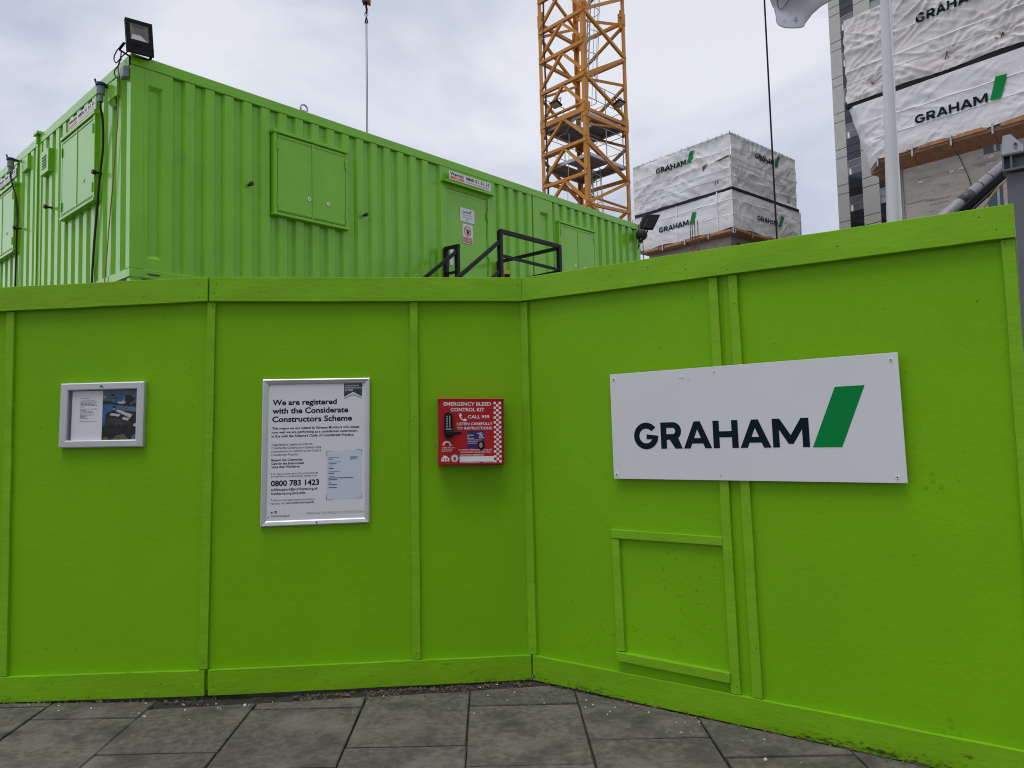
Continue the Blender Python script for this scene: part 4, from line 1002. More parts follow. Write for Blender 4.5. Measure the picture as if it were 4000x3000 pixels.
def plug(x, z, label):
    c = f(x, z, .10); t = thing('cable_plug', c, 0, label, 'plug', 'plugs on the cabin ends')
    b = M(f); b.f = Fr(f(x, z, .10), -EE, -DD, UP)
    b.cyl(0, 0, .058, .0, .04, 14); b.box(-.035, .035, -.11, .0, .01, .035); b.build('collar', blue_plug, t, bevel=.005)
    b = M(Fr(f(x, z, .10), -EE, -DD, UP)); b.cyl(0, 0, .046, -.10, -.0005, 14); b.cyl(0, 0, .032, -.19, -.10, 12); b.build('plug_body', plug_grey, t)
    b = M(Fr(f(x, z, .10), -EE, -DD, UP)); b.tube([(-.09, 0, .04), (-.10, .02, .07), (-.11, .03, .12)], .012); b.build('latch', blue_plug, t)
    return t
plug(-.66, 5.77, 'blue and grey industrial plug beside the shutter on the near cabin end')
plug(-4.45, 5.86, 'blue and white industrial plug at the top of the second cabin end')
# ---- lights at the far corner
f = FR_
q = Fr(f(10.66, 5.90, -.02), (DD * .8 + NN * .35).normalized(), (UP * .86 + DD * .32).normalized(), (NN * .9 - UP * .2).normalized())
s = thing('floodlight', q(.1, 0, 0), 0, 'tilted black floodlight seen from behind on the far end of the cabin', 'floodlight')
b = M(q); b.prism([(.02, -.03), (.40, .0), (.52, .42), (.12, .38)], -.05, 0); b.prism([(.10, .03), (.34, .04), (.42, .30), (.16, .28)], 0, .05); b.build('housing', black_metal, s, bevel=.006)
b = M(q); b.tube([(.20, .03, .06), (.22, -.06, .03), (.16, -.10, 0), (.0, -.12, -.02)], .018); b.build('bracket', black_metal, s)
s = thing('bulkhead_lamp', f(10.45, 5.65, .1), 0, 'round black hooded lamp on the far top corner of the cabin wall', 'lamp')
b = M(f); b.tube([(10.66, 5.72, .02), (10.60, 5.72, .08), (10.50, 5.69, .16), (10.38, 5.66, .24), (10.34, 5.65, .27)], [.05, .08, .115, .13, .10], 12); b.tube([(10.38, 5.58, .22), (10.37, 5.50, .22)], [.05, .045], 10); b.build('hood', black_rubber, s, smooth=True)
cable('flex_cable', [(10.38, 5.50, .22), (10.44, 5.42, .12), (10.52, 5.40, .04), (10.58, 5.46, .02), (10.60, 5.70, .03), (10.60, 5.97, .03)], .008, black_rubber, 'thin dark cable looping under the hooded lamp at the far cabin corner')
cable('drop_cable', [(10.78, 5.85, .02), (10.84, 5.76, .0), (10.80, 5.66, .0), (10.74, 5.60, -.02), (10.80, 5.72, -.02), (10.85, 5.60, -.03), (10.86, 5.2, -.03), (10.87, 4.7, -.03), (10.87, 3.0, -.03)], .009, black_rubber, 'thin dark cable dropping from the far floodlight past the cabin end')

# ================================================================== TOWER CRANE
cr_ = thing('tower_crane', (2.57, 24, -.09), 0, 'orange yellow lattice tower crane mast rising behind the cabin roof', 'crane')
HD = 1.40
cc = V((2.57, 24.0, 0))
COR = {'front': cc + V((-.10, -HD, 0)), 'right': cc + V((HD, 0, 0)), 'back': cc + V((-.06, HD, 0)), 'left': cc + V((-HD - .005, 0, 0))}
ZB, ZT = -.09, 18.2
def cbar(nm, p, q, w=.09, h=.09, mt=None, par=None):
    b = M(); b.bar(tuple(p), tuple(q), w, h); return b.build(nm, mt or crane_m, par or cr_)
for k, p in COR.items():
    b = M(); d = (cc - p).normalized()
    n1_, n2_ = (d + V((-d.y, d.x, 0))).normalized(), (d - V((-d.y, d.x, 0))).normalized(); L_ = .135; t_ = .022
    q = Fr(p - d * .03, n1_, n2_, V((0, 0, 1)))
    b.f = q; b.prism([(0, 0), (L_, 0), (L_, t_), (t_, t_), (t_, L_), (0, L_)], ZB, ZT)
    leg = b.build('mast_leg', crane_m, cr_)
    for z in (11.40, 14.98, 7.82):          # joint sleeves between mast sections
        b = M(Fr(p - d * .055, n1_, n2_, V((0, 0, 1))))
        b.box(0, .185, 0, .185, z - .22, z + .20)
        for a, c in ((.20, .05), (.05, .20)):
            b.cyl(a, c, .045, z - .36, z - .10, 10); b.cyl(a, c, .045, z + .02, z + .26, 10)
        b.build('joint_sleeve', crane_m, leg, bevel=.01)
def at(k, z): return V((COR[k].x, COR[k].y, z))
def lerp(a, b, t): return a + (b - a) * t
# left-front face: horizontals about one metre apart, inverted-V braces hanging from them
hz = [8.37, 9.39, 10.43, 11.40, 12.50, 13.55, 14.55, 15.60, 16.65]
hz = [h_ for h_ in [6.3, 7.32]] + hz
for i, z in enumerate(hz):
    heavy = abs(z - 11.40) < .01 or abs(z - 7.32) < .01
    cbar('horizontal_bar', at('left', z), at('front', z), .11, .16 if heavy else .10)
    if i:
        zl = hz[i - 1]; md = lerp(at('left', z), at('front', z), .52)
        cbar('diagonal_brace', md - V((0, 0, .03)), at('left', zl + .12), .085, .085); cbar('diagonal_brace', md - V((0, 0, .03)), at('front', zl + .12), .085, .085)
cbar('horizontal_bar', at('left', 11.62), at('front', 11.62), .10, .05)
# right-front face: one zigzag
zf = [6.3, 8.45, 10.36, 12.50, 14.58, 16.7]; zr = [7.4, 9.50, 11.60, 13.65, 15.70, 17.7]
zz = [('front', zf[0])]
for i in range(len(zf)):
    if i: zz.append(('front', zf[i]))
    zz.append(('right', zr[i]))
for (k0, z0), (k1, z1) in zip(zz, zz[1:]):
    if abs(z0 - 10.36) < .01 and k0 == 'front': cbar('diagonal_brace', at(k0, z0 + .55), at(k1, z1 - .30), .06, .05); continue
    cbar('diagonal_brace', at(k0, z0), at(k1, z1), .09, .09)
cbar('diagonal_brace', at('front', 10.45), at('right', 9.50), .09, .09)
for z in (11.40, 11.20, 7.82): cbar('horizontal_bar', at('front', z + .0), at('right', z), .10, .10)
cbar('horizontal_bar', at('front', 8.40), at('right', 8.50), .09, .09)
# back faces
for k0, k1, ph in (('right', 'back', .55), ('left', 'back', .2)):
    z = 6.0 + ph; up_ = True; st_ = 1.03
    while z < 17.5:
        cbar('diagonal_brace', at(k0 if up_ else k1, z), at(k1 if up_ else k0, z + st_), .08, .08); z += st_; up_ = not up_
    for z in (11.30, 7.7, 14.9, 9.6, 13.6): cbar('horizontal_bar', at(k0, z), at(k1, z), .10, .10)
# platforms, ladders with hoops, lights, cable
F1 = Fr(cc, (COR['front'] - COR['left']).normalized(), (COR['back'] - COR['left']).normalized(), (0, 0, 1))
def plat(z, holes):
    b = M(F1); h_ = .93
    for a0, a1, b0, b1 in holes: b.box(a0, a1, b0, b1, z, z + .03)
    o_ = b.build('platform_deck', crane_d, cr_)
    b = M(F1)
    for p_, q_ in (((-h_, -h_), (h_, -h_)), ((h_, -h_), (h_, h_)), ((h_, h_), (-h_, h_)), ((-h_, h_), (-h_, -h_)), ((0, -h_), (0, h_))): b.bar((*p_, z - .04), (*q_, z - .04), .06, .10)
    b.build('platform_frame', steel, cr_)
    b = M(F1)
    for p_, q_ in (((.9, -.9), (.9, .9)), ((-.9, .9), (.9, .9)), ((-.9, -.9), (-.9, .9))):
        for dz in (.5, 1.0): b.tube([(*p_, z + dz), (*q_, z + dz)], .012, 6)
    for p_ in ((.9, .9), (-.9, .9), (.9, 0), (-.9, 0)): b.tube([(*p_, z), (*p_, z + 1.0)], .016, 6)
    b.build('guard_rail', steel, cr_)
plat(11.32, ((-.9, .9, .05, .9), (-.9, -.05, -.9, .05), (.35, .9, -.9, .05)))
plat(10.02, ((.05, .9, -.9, .3), (-.9, -.35, -.9, .9), (-.35, .9, .55, .9)))
def ladder(p, q, nm='ladder'):
    p, q = V(p), V(q); d = (q - p).normalized(); x = d.cross(V((.6, .8, 0))).normalized() * .18; L_ = (q - p).length
    b = M(F1)
    for s_ in (-1, 1): b.tube([tuple(p + x * s_), tuple(q + x * s_)], .022, 6)
    for i in range(int(L_ / .28)): c_ = p + d * (.2 + .28 * i); b.tube([tuple(c_ - x), tuple(c_ + x)], .013, 5)
    la = b.build(nm, steel, cr_)
    b = M(F1); y = d.cross(x).normalized()
    for i in range(int(L_ / .75)):
        c_ = p + d * (1.0 + .75 * i)
        if (c_ - p).length > L_: break
        b.tube([tuple(c_ + x * math.cos(t) * 1.9 - y * (.36 * math.sin(t)) ) for t in [math.pi * j / 10 for j in range(11)]], .012, 5)
    for k in (.25, .5, .75):
        t = math.pi * k; e = x * math.cos(t) * 1.9 - y * .36 * math.sin(t); b.tube([tuple(p + d * 1.0 + e), tuple(q + e)], .010, 5)
    b.build('safety_hoop', steel, la)
ladder((-.25, .35, 11.4), (.25, .35, 17.8)); ladder((.25, .15, 6.5), (-.05, .30, 10.1)); ladder((-.2, .3, 10.0), (-.2, .35, 11.4))
def crane_light(p, dirx, label):
    p = V(p); dx = V(dirx).normalized(); t = thing('crane_floodlight', p, 0, label, 'floodlight', 'floodlights on the crane mast')
    ey = V((0, 0, 1)).cross(dx); nn = (dx * .35 - V((0, 0, 1)) * .93).normalized(); ex = ey.normalized(); e2 = nn.cross(ex)
    q = Fr(p, ex, e2, nn); b = M(q); b.box(-.17, .17, -.14, .14, -.07, 0); b.build('housing', black_metal, t, bevel=.01)
    b = M(q); b.box(-.14, .14, -.11, .11, .0005, .006); b.build('lens', lens_m, t)
    b = M(q); b.tube([(-.18, 0, -.03), (-.2, .02, -.2), (.2, .02, -.2), (.18, 0, -.03)], .014, 6); b.build('bracket', black_metal, t)
m1 = lerp(at('left', 11.83), at('front', 11.83), .42) + V((-.12, -.12, 0)); m2 = lerp(at('front', 11.90), at('right', 11.90), .72) + V((.12, -.12, 0))
crane_light(m1, (-.7, -.7, 0), 'small black floodlight on the left face of the crane mast joint')
crane_light(m2, (.7, -.7, 0), 'small black floodlight on the right face of the crane mast joint')
b = M(); r = random.Random(2)
b.tube([(1.31 + .012 * math.sin(z * 2.1), 23.80, z) for z in [x_ * .5 for x_ in range(0, 37)]], .030, 7)
tag(b.build('crane_cable', black_rubber), 'thick black supply cable running up the left leg of the crane mast', 'cable')
b = M()
b.tube([(1.95 + .05 * math.sin(z * 1.3), 23.35 + .04 * math.cos(z * 2), z) for z in [7 + .3 * x_ for x_ in range(14)]], .010, 5)
b.tube([(1.62, 23.5, 10.75), (1.70, 23.5, 10.9), (1.9, 23.4, 10.95), (2.05, 23.3, 11.2), (2.15, 23.2, 11.25)], .012, 5)
tag(b.build('tangled_rope', steel), 'thin grey rope hanging from the crane mast platform', 'rope')

# ---- crane hook and chains
hk = thing('crane_hook', (-3.02, 16, 10.9), 0, 'dark red crane hook block with two thin chains hanging behind the cabin roof', 'crane hook')
q = Fr((-3.02, 16, 0), (1, 0, 0), (0, 0, 1), (0, -1, 0))
b = M(q); b.prism([(-.085, 11.02), (-.065, 10.975), (-.04, 11.0), (.04, 11.0), (.055, 10.965), (.085, 10.98), (.10, 11.25), (.06, 11.5), (-.06, 11.5), (-.10, 11.25)], -.07, .07); b.build('hook_block', hook_m, hk, bevel=.008)
b = M(q); b.tube([(0, 11.02, 0), (0, 10.92, 0), (.012, 10.85, 0), (0, 10.78, 0), (0, 10.745, 0)], [.016, .024, .024, .018, .012], 8); b.build('hook_shank', black_metal, hk)
b = M(q); b.tube([(.038 * math.cos(t), 10.755 + .045 * math.sin(t), 0) for t in [6.283 * i / 16 for i in range(16)]], .0065, 6, True); b.build('lifting_ring', wire_m, hk)
b = M(q)
for s_ in (-1, 1):
    b.tube([(0, 10.715, 0), (s_ * .010, 10.66, 0), (s_ * .018, 10.60, 0), (s_ * .010, 10.53, 0)], [.008, .012, .016, .007], 7); b.tube([(s_ * .018, 10.61, 0), (s_ * .034, 10.57, 0), (s_ * .030, 10.54, 0)], [.010, .010, .006], 6)
b.build('shortening_clutch', wire_m, hk)
for s_ in (-1, 1):
    b = M(q); b.tube([(s_ * .012, 10.55, 0), (s_ * .014 - .01, 8.6, 0), (s_ * .010 - .02, 6.0, 0)], .0075, 6); b.build('chain', wire_m, hk)
b = M(q)
for s_ in (-1, 1): b.tube([(s_ * .05, 11.5, 0), (s_ * .05, 18, 0)], .008, 6)
b.build('hoist_rope', wire_m, hk)

# ================================================================== WRAPPED CONCRETE CORES
CU = V((.642, -.767, 0)).normalized(); CN = V((-.767, -.642, 0)).normalized(); CV = V((.753, .657, 0)).normalized()
def fold(s, z, seed, amp=1.0):
    n = noise.noise
    d = .11 * n(V((s * .33, z * .45, seed))) + .014 * n(V((s * 1.6 + 5, z * 1.7, seed)))
    for a, fx, fy, k, o in ((.62, .34, 1.7, .075, 9), (-.45, .30, 1.9, .065, 4), (1.15, .40, 2.3, .04, 14), (.08, .22, 1.5, .05, 17)):
        x, y = s * math.cos(a) + z * math.sin(a), -s * math.sin(a) + z * math.cos(a)
        rg = max(0, 1 - abs(n(V((x * fx, y * fy, seed + o)))) * 3.4)
        d += k * rg * rg * max(0, min(1, n(V((s * .33 + o, z * .45, seed + 20 + o))) * 1.8 + .45))
    return d * amp
class Sheet:
    """hung sheeting on one face: (s, z) -> world, with folds, slack and gathered tie points"""
    def __init__(s, O, ex, n, seed, amp, s0, s1, z0, z1, seams=(), ties=(), edge=0.0, sl=(0, 0), sag=.06):
        s.O, s.ex, s.n, s.seed, s.amp, s.r, s.seams, s.ties, s.edge, s.sl, s.sag = V(O), V(ex), V(n), seed, amp, (s0, s1, z0, z1), seams, ties, edge, sl, sag
    def __call__(s, a, z, off=0):
        s0, s1, z0, z1 = s.r
        d = fold(a, z, s.seed, s.amp)
        ex_ = min(a - s0, s1 - a); ez = min(z - z0, z1 - z)
        d *= .35 + .65 * min(1, max(0, ex_) / .6) * min(1, max(0, ez) / .4 + .2)
        for (k, sa) in s.seams: d += .05 * math.exp(-((z - k - .10 * noise.noise(V((a * .5, k, s.seed)))) / .07) ** 2) * sa
        for (ta, tz) in s.ties:
            dx, dz = a - ta, z - tz; r_ = math.hypot(dx, dz)
            th = math.atan2(dz, dx)
            d += .10 * math.exp(-r_ / 1.3) * math.sin(th * 13 + 2.5 * noise.noise(V((th * 3, ta, 1)))) * min(1, r_ / .25) * (.35 + .65 * max(0, math.sin(th + .6)))
            d -= .16 * math.exp(-(r_ / .35) ** 2)
        v = (z - z0) / (z1 - z0); u = (a - s0) / (s1 - s0)
        sg_ = s.sag * math.sin(u * math.pi * 6 + s.seed) * (1 - v) ** 6
        return s.O + s.ex * a + s.n * (d + off) + V((0, 0, z + sg_))
    def mesh(s, b, step):
        s0, s1, z0, z1 = s.r; nu, nv = max(4, int((s1 - s0) / step)), max(4, int((z1 - z0) / step))
        o = [];
        for i in range(nu + 1):
            for j in range(nv + 1):
                v = j / nv; z = z0 + (z1 - z0) * v; a0 = s0 + s.sl[0] * (1 - v); a1 = s1 + s.sl[1] * (1 - v)
                wob = s.edge * noise.noise(V((z * 2.2, s.seed, i * .0)))
                o.append(s(a0 + (wob if i == 0 else 0) + (a1 - a0) * i / nu, z))
        b.add(o, [(i * (nv + 1) + j, (i + 1) * (nv + 1) + j, (i + 1) * (nv + 1) + j + 1, i * (nv + 1) + j + 1) for i in range(nu) for j in range(nv)], True)
    def logo(s, parent, a0, z0, width, cap, barbox, step=.22, off=.065, sx=1):
        """sx = -1 where the face's own axis runs right to left in reading order"""
        g = subdiv(GRA, step); k = width / GRAW; b = M()
        b.add([s(a0 + sx * p[0] * k, z0 + p[1] * cap, off) for p in g[0]], g[1], True); b.build('logo_lettering', navy, parent, smooth=True)
        g = subdiv((barbox, [(0, 1, 2, 3)]), step * 2); b = M()
        b.add([s(p[0], p[1], off) for p in g[0]], g[1], True); b.build('logo_bar', vgreen, parent, smooth=True)
    def strip(s, b, z, h_, s0, s1, off=.012):
        n = int((s1 - s0) / .25); P = []
        for i in range(n + 1):
            a = s0 + (s1 - s0) * i / n; zz = z + .10 * noise.noise(V((a * .5, z, s.seed)))
            P += [s(a, zz - h_ / 2, off), s(a, zz, off + .014), s(a, zz + h_ / 2, off)]
        b.add(P, [(3 * i + j, 3 * i + 3 + j, 3 * i + 4 + j, 3 * i + 1 + j) for i in range(n) for j in (0, 1)], True)
def backs(b, O, a, bb, La, Lb, z0, z1):     # closing faces away from the street, and a lid
    p = [V(O) + a * La, V(O) + a * La + bb * Lb, V(O) + bb * Lb]
    for P, Q in ((p[0], p[1]), (p[1], p[2])): b.add([P + V((0, 0, z0)), Q + V((0, 0, z0)), Q + V((0, 0, z1)), P + V((0, 0, z1))], [(0, 1, 2, 3)], True)
def core_box(parent, O, a, bb, La, Lb, inset, z0, z1, nm='concrete_wall', mt=None):
    o = V(O) + a * inset + bb * inset; q = Fr(o, a, bb, (0, 0, 1)); b = M(q); b.box(0, La - 2 * inset, 0, Lb - 2 * inset, z0, z1); return b.build(nm, mt or conc, parent)
def deck(parent, O, a, bb, La, Lb, z0, z1, n1, n2, brackets, cham=0):
    q = Fr(O, a, bb, (0, 0, 1))
    b = M(q); b.box(.02, La - .02, .02, Lb - .02, z1 - .12, z1 - .02); b.box(.12, La - .12, .12, Lb - .12, z0 + .05, z0 + .09); b.build('soffit_board', ply_deck, parent)
    nn_ = {0: (a, bb, La), 1: (bb, a, Lb)}
    for i, (e, f_, L_) in nn_.items():
        k = max(3, int(L_ / 2.2)); r = random.Random(i + 3)
        for j in range(k):
            x0, x1 = L_ * j / k + .01, L_ * (j + 1) / k - .02; dz = r.uniform(-.05, .05)
            qq = Fr(O, e, f_, (0, 0, 1)); b = M(qq); b.hexa([(x0, -.02, z1 - .30 + dz), (x1, -.02, z1 - .30 + dz), (x1, .75, z0 + dz * .5), (x0, .75, z0 + dz * .5)], [(x0, -.03, z1 + dz), (x1, -.03, z1 + dz), (x1, .75, z0 + .08 + dz * .5), (x0, .75, z0 + .08 + dz * .5)])
            b.build('formwork_board', ply_deck, parent)
            b = M(qq); b.box(x0 + r.uniform(0, .5), x1 - r.uniform(0, .4), -.09, -.035, z1 - .22 + dz, z1 - .02 + dz); b.build('edge_beam', timber_or, parent)
            b = M(qq); b.box(x0 - .06, x0 + .03, -.16, -.095, z1 - .48, z1 + .06); b.build('bracket', steel, parent)
# ---- middle core
O = V((18.27, 60, 0))
mc = thing('concrete_core', O, 0, 'far concrete lift core wrapped in two tiers of white logo sheeting, between crane and tower', 'building core', 'wrapped concrete cores')
CA = -CU
core_box(mc, O, CA, CV, 10.35, 10.45, .85, -.09, 24.2)
sm = ((22.6, .6), (24.1, .5), (23.4, 1), (21.9, .5))
uL = Sheet(O, CA, CN, 1.3, 2.0, 0, 10.35, 20.95, 25.47, sm, ((2.7, 23.35),)); uR = Sheet(O, CV, V((.657, -.753, 0)), 4.3, 2.0, 0, 10.45, 20.95, 25.47, sm, ((1.2, 21.6), (9.2, 21.4)))
up_t = thing  # alias unused
b = M(); uL.mesh(b, .16); uR.mesh(b, .16); backs(b, O, CA, CV, 10.35, 10.45, 20.95, 25.47); t1 = b.build('upper_sheeting', tarp_m, mc, smooth=True)
uL.logo(t1, 7.52, 24.07, 3.2, .46, [(4.28, 24.08), (3.85, 24.06), (3.50, 25.04), (3.91, 25.07)], sx=-1); uR.logo(t1, 3.65, 24.14, 3.15, .46, [(6.93, 24.16), (7.37, 24.15), (7.86, 25.17), (7.37, 25.15)])
b = M()
for z in (22.6, 21.9, 24.15, 23.3):
    uL.strip(b, z, .07, .1, 10.2); uR.strip(b, z + .05, .07, .1, 10.2)
b.build('hem_band', tarp_band, t1, smooth=True)
lO = O - CA * .10 - CV * .10
lL = Sheet(lO, CA, CN, 7.7, 1.0, 0, 10.65, 17.58, 20.70, ((19.9, .6), (18.6, .5)), ()); lR = Sheet(lO, CV, V((.657, -.753, 0)), 2.9, 1.0, 0, 11.05, 17.58, 20.70, ((19.9, .6), (18.6, .5)), (), sl=(0, -.45))
lL.sl = (0, -.9)
b = M(); lL.mesh(b, .16); lR.mesh(b, .16); backs(b, lO, CA, CV, 10.65, 11.05, 17.58, 20.70); t2 = b.build('lower_sheeting', tarp_m, mc, smooth=True)
lL.logo(t2, 7.55, 18.73, 3.2, .46, [(4.23, 18.73), (3.81, 18.71), (3.55, 19.70), (3.97, 19.73)], sx=-1); lR.logo(t2, 3.53, 18.73, 3.3, .44, [(6.90, 18.74), (7.33, 18.75), (7.89, 19.74), (7.42, 19.74)])
b = M()
for z in (19.95, 18.7): lL.strip(b, z, .07, .1, 10.2); lR.strip(b, z, .07, .1, 10.6)
for sh_, a in ((lL, 1.45), (lL, 5.6), (lR, .45)): b.add([sh_(a + dx, 17.65 + i * .32, .04) for i in range(11) for dx in (-.06, .06)], [(2 * i, 2 * i + 1, 2 * i + 3, 2 * i + 2) for i in range(10)], True)
b.build('hem_band', tarp_band, t2, smooth=True)
b = M(Fr(O, CA, CV, (0, 0, 1))); b.box(-.14, 10.2, -.14, 10.6, 20.69, 20.93); b.build('platform_edge', black_metal, mc)
qL = Fr(O, CA, V((0, 0, 1)), CN)
b = M()                                      # rips where the formwork shows through
for pts in (((2.75, 23.42), (2.15, 23.48), (2.62, 23.02), (2.72, 22.98)), ((1.55, 23.42), (.2, 23.62), (-.05, 23.50), (.9, 23.36))): b.add([uL(a, z, .05) for a, z in pts], [(0, 1, 2, 3)], True)
b.build('torn_gap', rust, t1)
b = M()
for a, z in ((1.55, 21.5), (1.35, 21.55)): b.add([uL(a, z, .05), uL(a - .07, z, .05), uL(a - .09, z + .3, .05), uL(a - .02, z + .3, .05)], [(0, 1, 2, 3)], True)
for a, z in ((.95, 21.6), (1.15, 21.62), (9.25, 21.35), (9.4, 21.4)): b.add([uR(a, z, .05), uR(a + .08, z, .05), uR(a + .10, z + .26, .05), uR(a + .02, z + .26, .05)], [(0, 1, 2, 3)], True)
b.build('eyelet_tear', rust, t1)
deck(mc, O - CA * .12 - CV * .12, CA, CV, 9.6, 10.2, 17.20, 17.55, 4, 4, 1)
b = M(Fr(O + CV * .84, CA, V((0, 0, 1)), CN)); b.box(4.2, 7.1, 15.9, 16.08, 0, .02); b.box(2.0, 3.7, 16.05, 16.20, 0, .02); b.box(3.0, 6.5, 16.35, 16.40, 0, .015); b.build('concrete_patch', chip_w, mc)
b = M(Fr(O + CA * .84, CV, V((0, 0, 1)), V((.657, -.753, 0)))); b.box(1.7, 3.2, 15.3, 16.75, 0, .03); b.build('wall_opening', dark_pan, mc)
b = M(); r = random.Random(5)
for i in range(15): a = .7 * i + r.uniform(-.1, .1); b.tube([tuple(O + CA * a + V((0, 0, 25.3))), tuple(O + CA * a + V((0, 0, 25.55 + r.uniform(0, .12))))], .03, 5); b.tube([tuple(O + CV * a + V((0, 0, 25.3))), tuple(O + CV * a + V((0, 0, 25.55 + r.uniform(0, .12))))], .03, 5)
b.build('scaffold_pole', steel, mc)['kind'] = 'stuff'
b = M(Fr(O, CA, V((0, 0, 1)), CN)); b.bar((0, 25.46, .06), (10.35, 25.46, .06), .05, .05); b.f = Fr(O, CV, V((0, 0, 1)), V((.657, -.753, 0))); b.bar((0, 25.46, .06), (10.45, 25.46, .06), .05, .05); b.build('top_rail', tarp_band, mc)
b = M(Fr(O, CV, V((0, 0, 1)), V((.657, -.753, 0))))
for a, z0_, z1_ in ((1.55, 25.0, 24.2), (2.35, 25.1, 24.3), (3.0, 25.15, 24.35)): b.tube([(a - .25, z0_, .22), (a, z0_ - .1, .25), (a + .02, z1_, .22)], .025, 5)
b.build('loose_strap', steel, mc)

# ---- right core
O = V((23.18, 50, 0))
rc_ = thing('concrete_core', O, 0, 'large nearby concrete lift core with wrinkled white logo sheeting, behind the flagpole', 'building core', 'wrapped concrete cores')
BK = -CN
core_box(rc_, O + CU * 1.6, CU, BK, 14.2, 13, .9, -.09, 28.0)
seamz = ((25.3, 1.0), (26.75, .8), (24.6, .5), (28.2, .6))
F_ = Sheet(O, CU, CN, 3.3, 1.6, .18, 15.5, 23.20, 29.05, seamz, ((1.92, 23.92), (6.5, 23.97), (9.51, 24.0), (13.0, 24.0)), edge=.14)
b = M(); F_.mesh(b, .085)
b.add([O + BK * 13 + V((0, 0, 23.2)) + CU * .18, O + CU * .18 + V((0, 0, 23.2)), O + CU * .18 + V((0, 0, 29.1)), O + BK * 13 + V((0, 0, 29.1)) + CU * .18], [(0, 1, 2, 3)], True)
t1 = b.build('upper_sheeting', tarp_warm, rc_, smooth=True)
F_.logo(t1, 4.83, 26.76, 3.85, .58, [(8.80, 26.76), (9.36, 26.72), (9.76, 28.07), (9.16, 28.12)], off=.085)
b = M()
for z in (26.85, 25.35, 24.55): F_.strip(b, z, .07, .3, 14)
b.build('hem_band', tarp_band, t1, smooth=True)
b = M(); r = random.Random(7)
for a, z in F_.ties:
    for i in range(4):
        da, dz = r.gauss(0, .06), r.gauss(0, .09); b.tube([tuple(F_(a + da, z + dz, .10)), tuple(F_(a + da * .4 + r.gauss(0, .08), z + dz + r.uniform(.08, .2), .12))], .025, 5)
    if a > 9: b.tube([tuple(F_(a - .4, z - .02, .08)), tuple(F_(a - .25, z - .12, .08))], .03, 5)
b.build('rusty_tie', rust, t1)
Fl = Sheet(O + CN * .05, CU, CN, 8.1, .85, .73, 15.5, 18.86, 22.90, ((21.45, .7), (20.25, .7), (19.6, .3)), (), sl=(1.28, 0), sag=.07)
b = M(); Fl.mesh(b, .10)
def flap(u, v):                              # the folded corner of the lower sheeting
    z = 18.50 + (22.97 - 18.50) * v; a_in = .73 + 1.28 * (1 - v); p0 = Fl(a_in, max(18.86, min(22.9, 18.86 + 4.04 * v)))
    a_out = .04 + 1.24 * (1 - v); p1 = O + CU * a_out + BK * .45 + V((0, 0, z))
    p = p0 + (p1 - p0) * u
    return p + CN * .10 * math.sin(u * math.pi) * (1 + .8 * noise.noise(V((u * 2, v * 7, 3)))) + CU * .06 * noise.noise(V((v * 6, u * 3, 8)))
b.add([flap(i / 8, j / 40) for i in range(9) for j in range(41)], [(i * 41 + j, (i + 1) * 41 + j, (i + 1) * 41 + j + 1, i * 41 + j + 1) for i in range(8) for j in range(40)], True)
t2 = b.build('lower_sheeting', tarp_m, rc_, smooth=True)
Fl.logo(t2, 4.45, 20.32, 4.1, .56, [(8.66, 20.36), (9.22, 20.30), (9.61, 21.63), (9.02, 21.68)], off=.085)
b = M()
for z in (21.5, 20.28): Fl.strip(b, z, .07, 1.9, 14)
b.build('hem_band', tarp_band, t2, smooth=True)
b = M(); z0_, z1_ = 20.3, 21.6
b.add([O + CU * (.04 + 1.24 * (22.97 - z) / 4.47 - d_) + BK * (.5 + e_) + V((0, 0, z)) for z, d_, e_ in ((19.6, -.02, 0), (21.3, .02, 0), (20.9, .25, .6), (19.4, .10, .6))], [(0, 1, 2, 3)], True)
b.build('logo_bar', vgreen, t2)
b = M(Fr(O, CU, V((0, 0, 1)), CN)); b.box(.05, 15.5, 22.93, 23.17, -1.0, .02); b.build('platform_edge', black_metal, rc_)
# timber deck below the sheeting
q = Fr(O, CU, V((0, 0, 1)), CN); r = random.Random(12)
x = 2.0; segs = []
while x < 15: L_ = r.uniform(1.9, 2.4); segs.append((x, min(15, x + L_))); x += L_ + .03
for x0, x1 in segs:
    dz = r.uniform(-.06, .06)
    b = M(q); b.hexa([(x0, 18.55 + dz, -.02), (x1, 18.55 + dz, -.02), (x1, 17.95 + dz * .3, -.92), (x0, 17.95 + dz * .3, -.92)], [(x0, 18.83 + dz, .0), (x1, 18.83 + dz, .0), (x1, 18.06 + dz * .3, -.9), (x0, 18.06 + dz * .3, -.9)]); b.build('formwork_board', ply_deck, rc_)
    b = M(q); b.box(x0 + r.uniform(0, .5), x1 - r.uniform(.05, .3), 18.72 + dz, 18.95 + dz, .005, .07); b.build('edge_beam', timber_or, rc_)
    b = M(q); b.box(x0 - .05, x0 + .05, 18.35, 18.98, .075, .13); b.build('bracket', steel, rc_)
b = M(q); b.box(2.0, 15, 18.80, 18.86, -1.0, -.03); b.build('soffit_board', ply_deck, rc_)
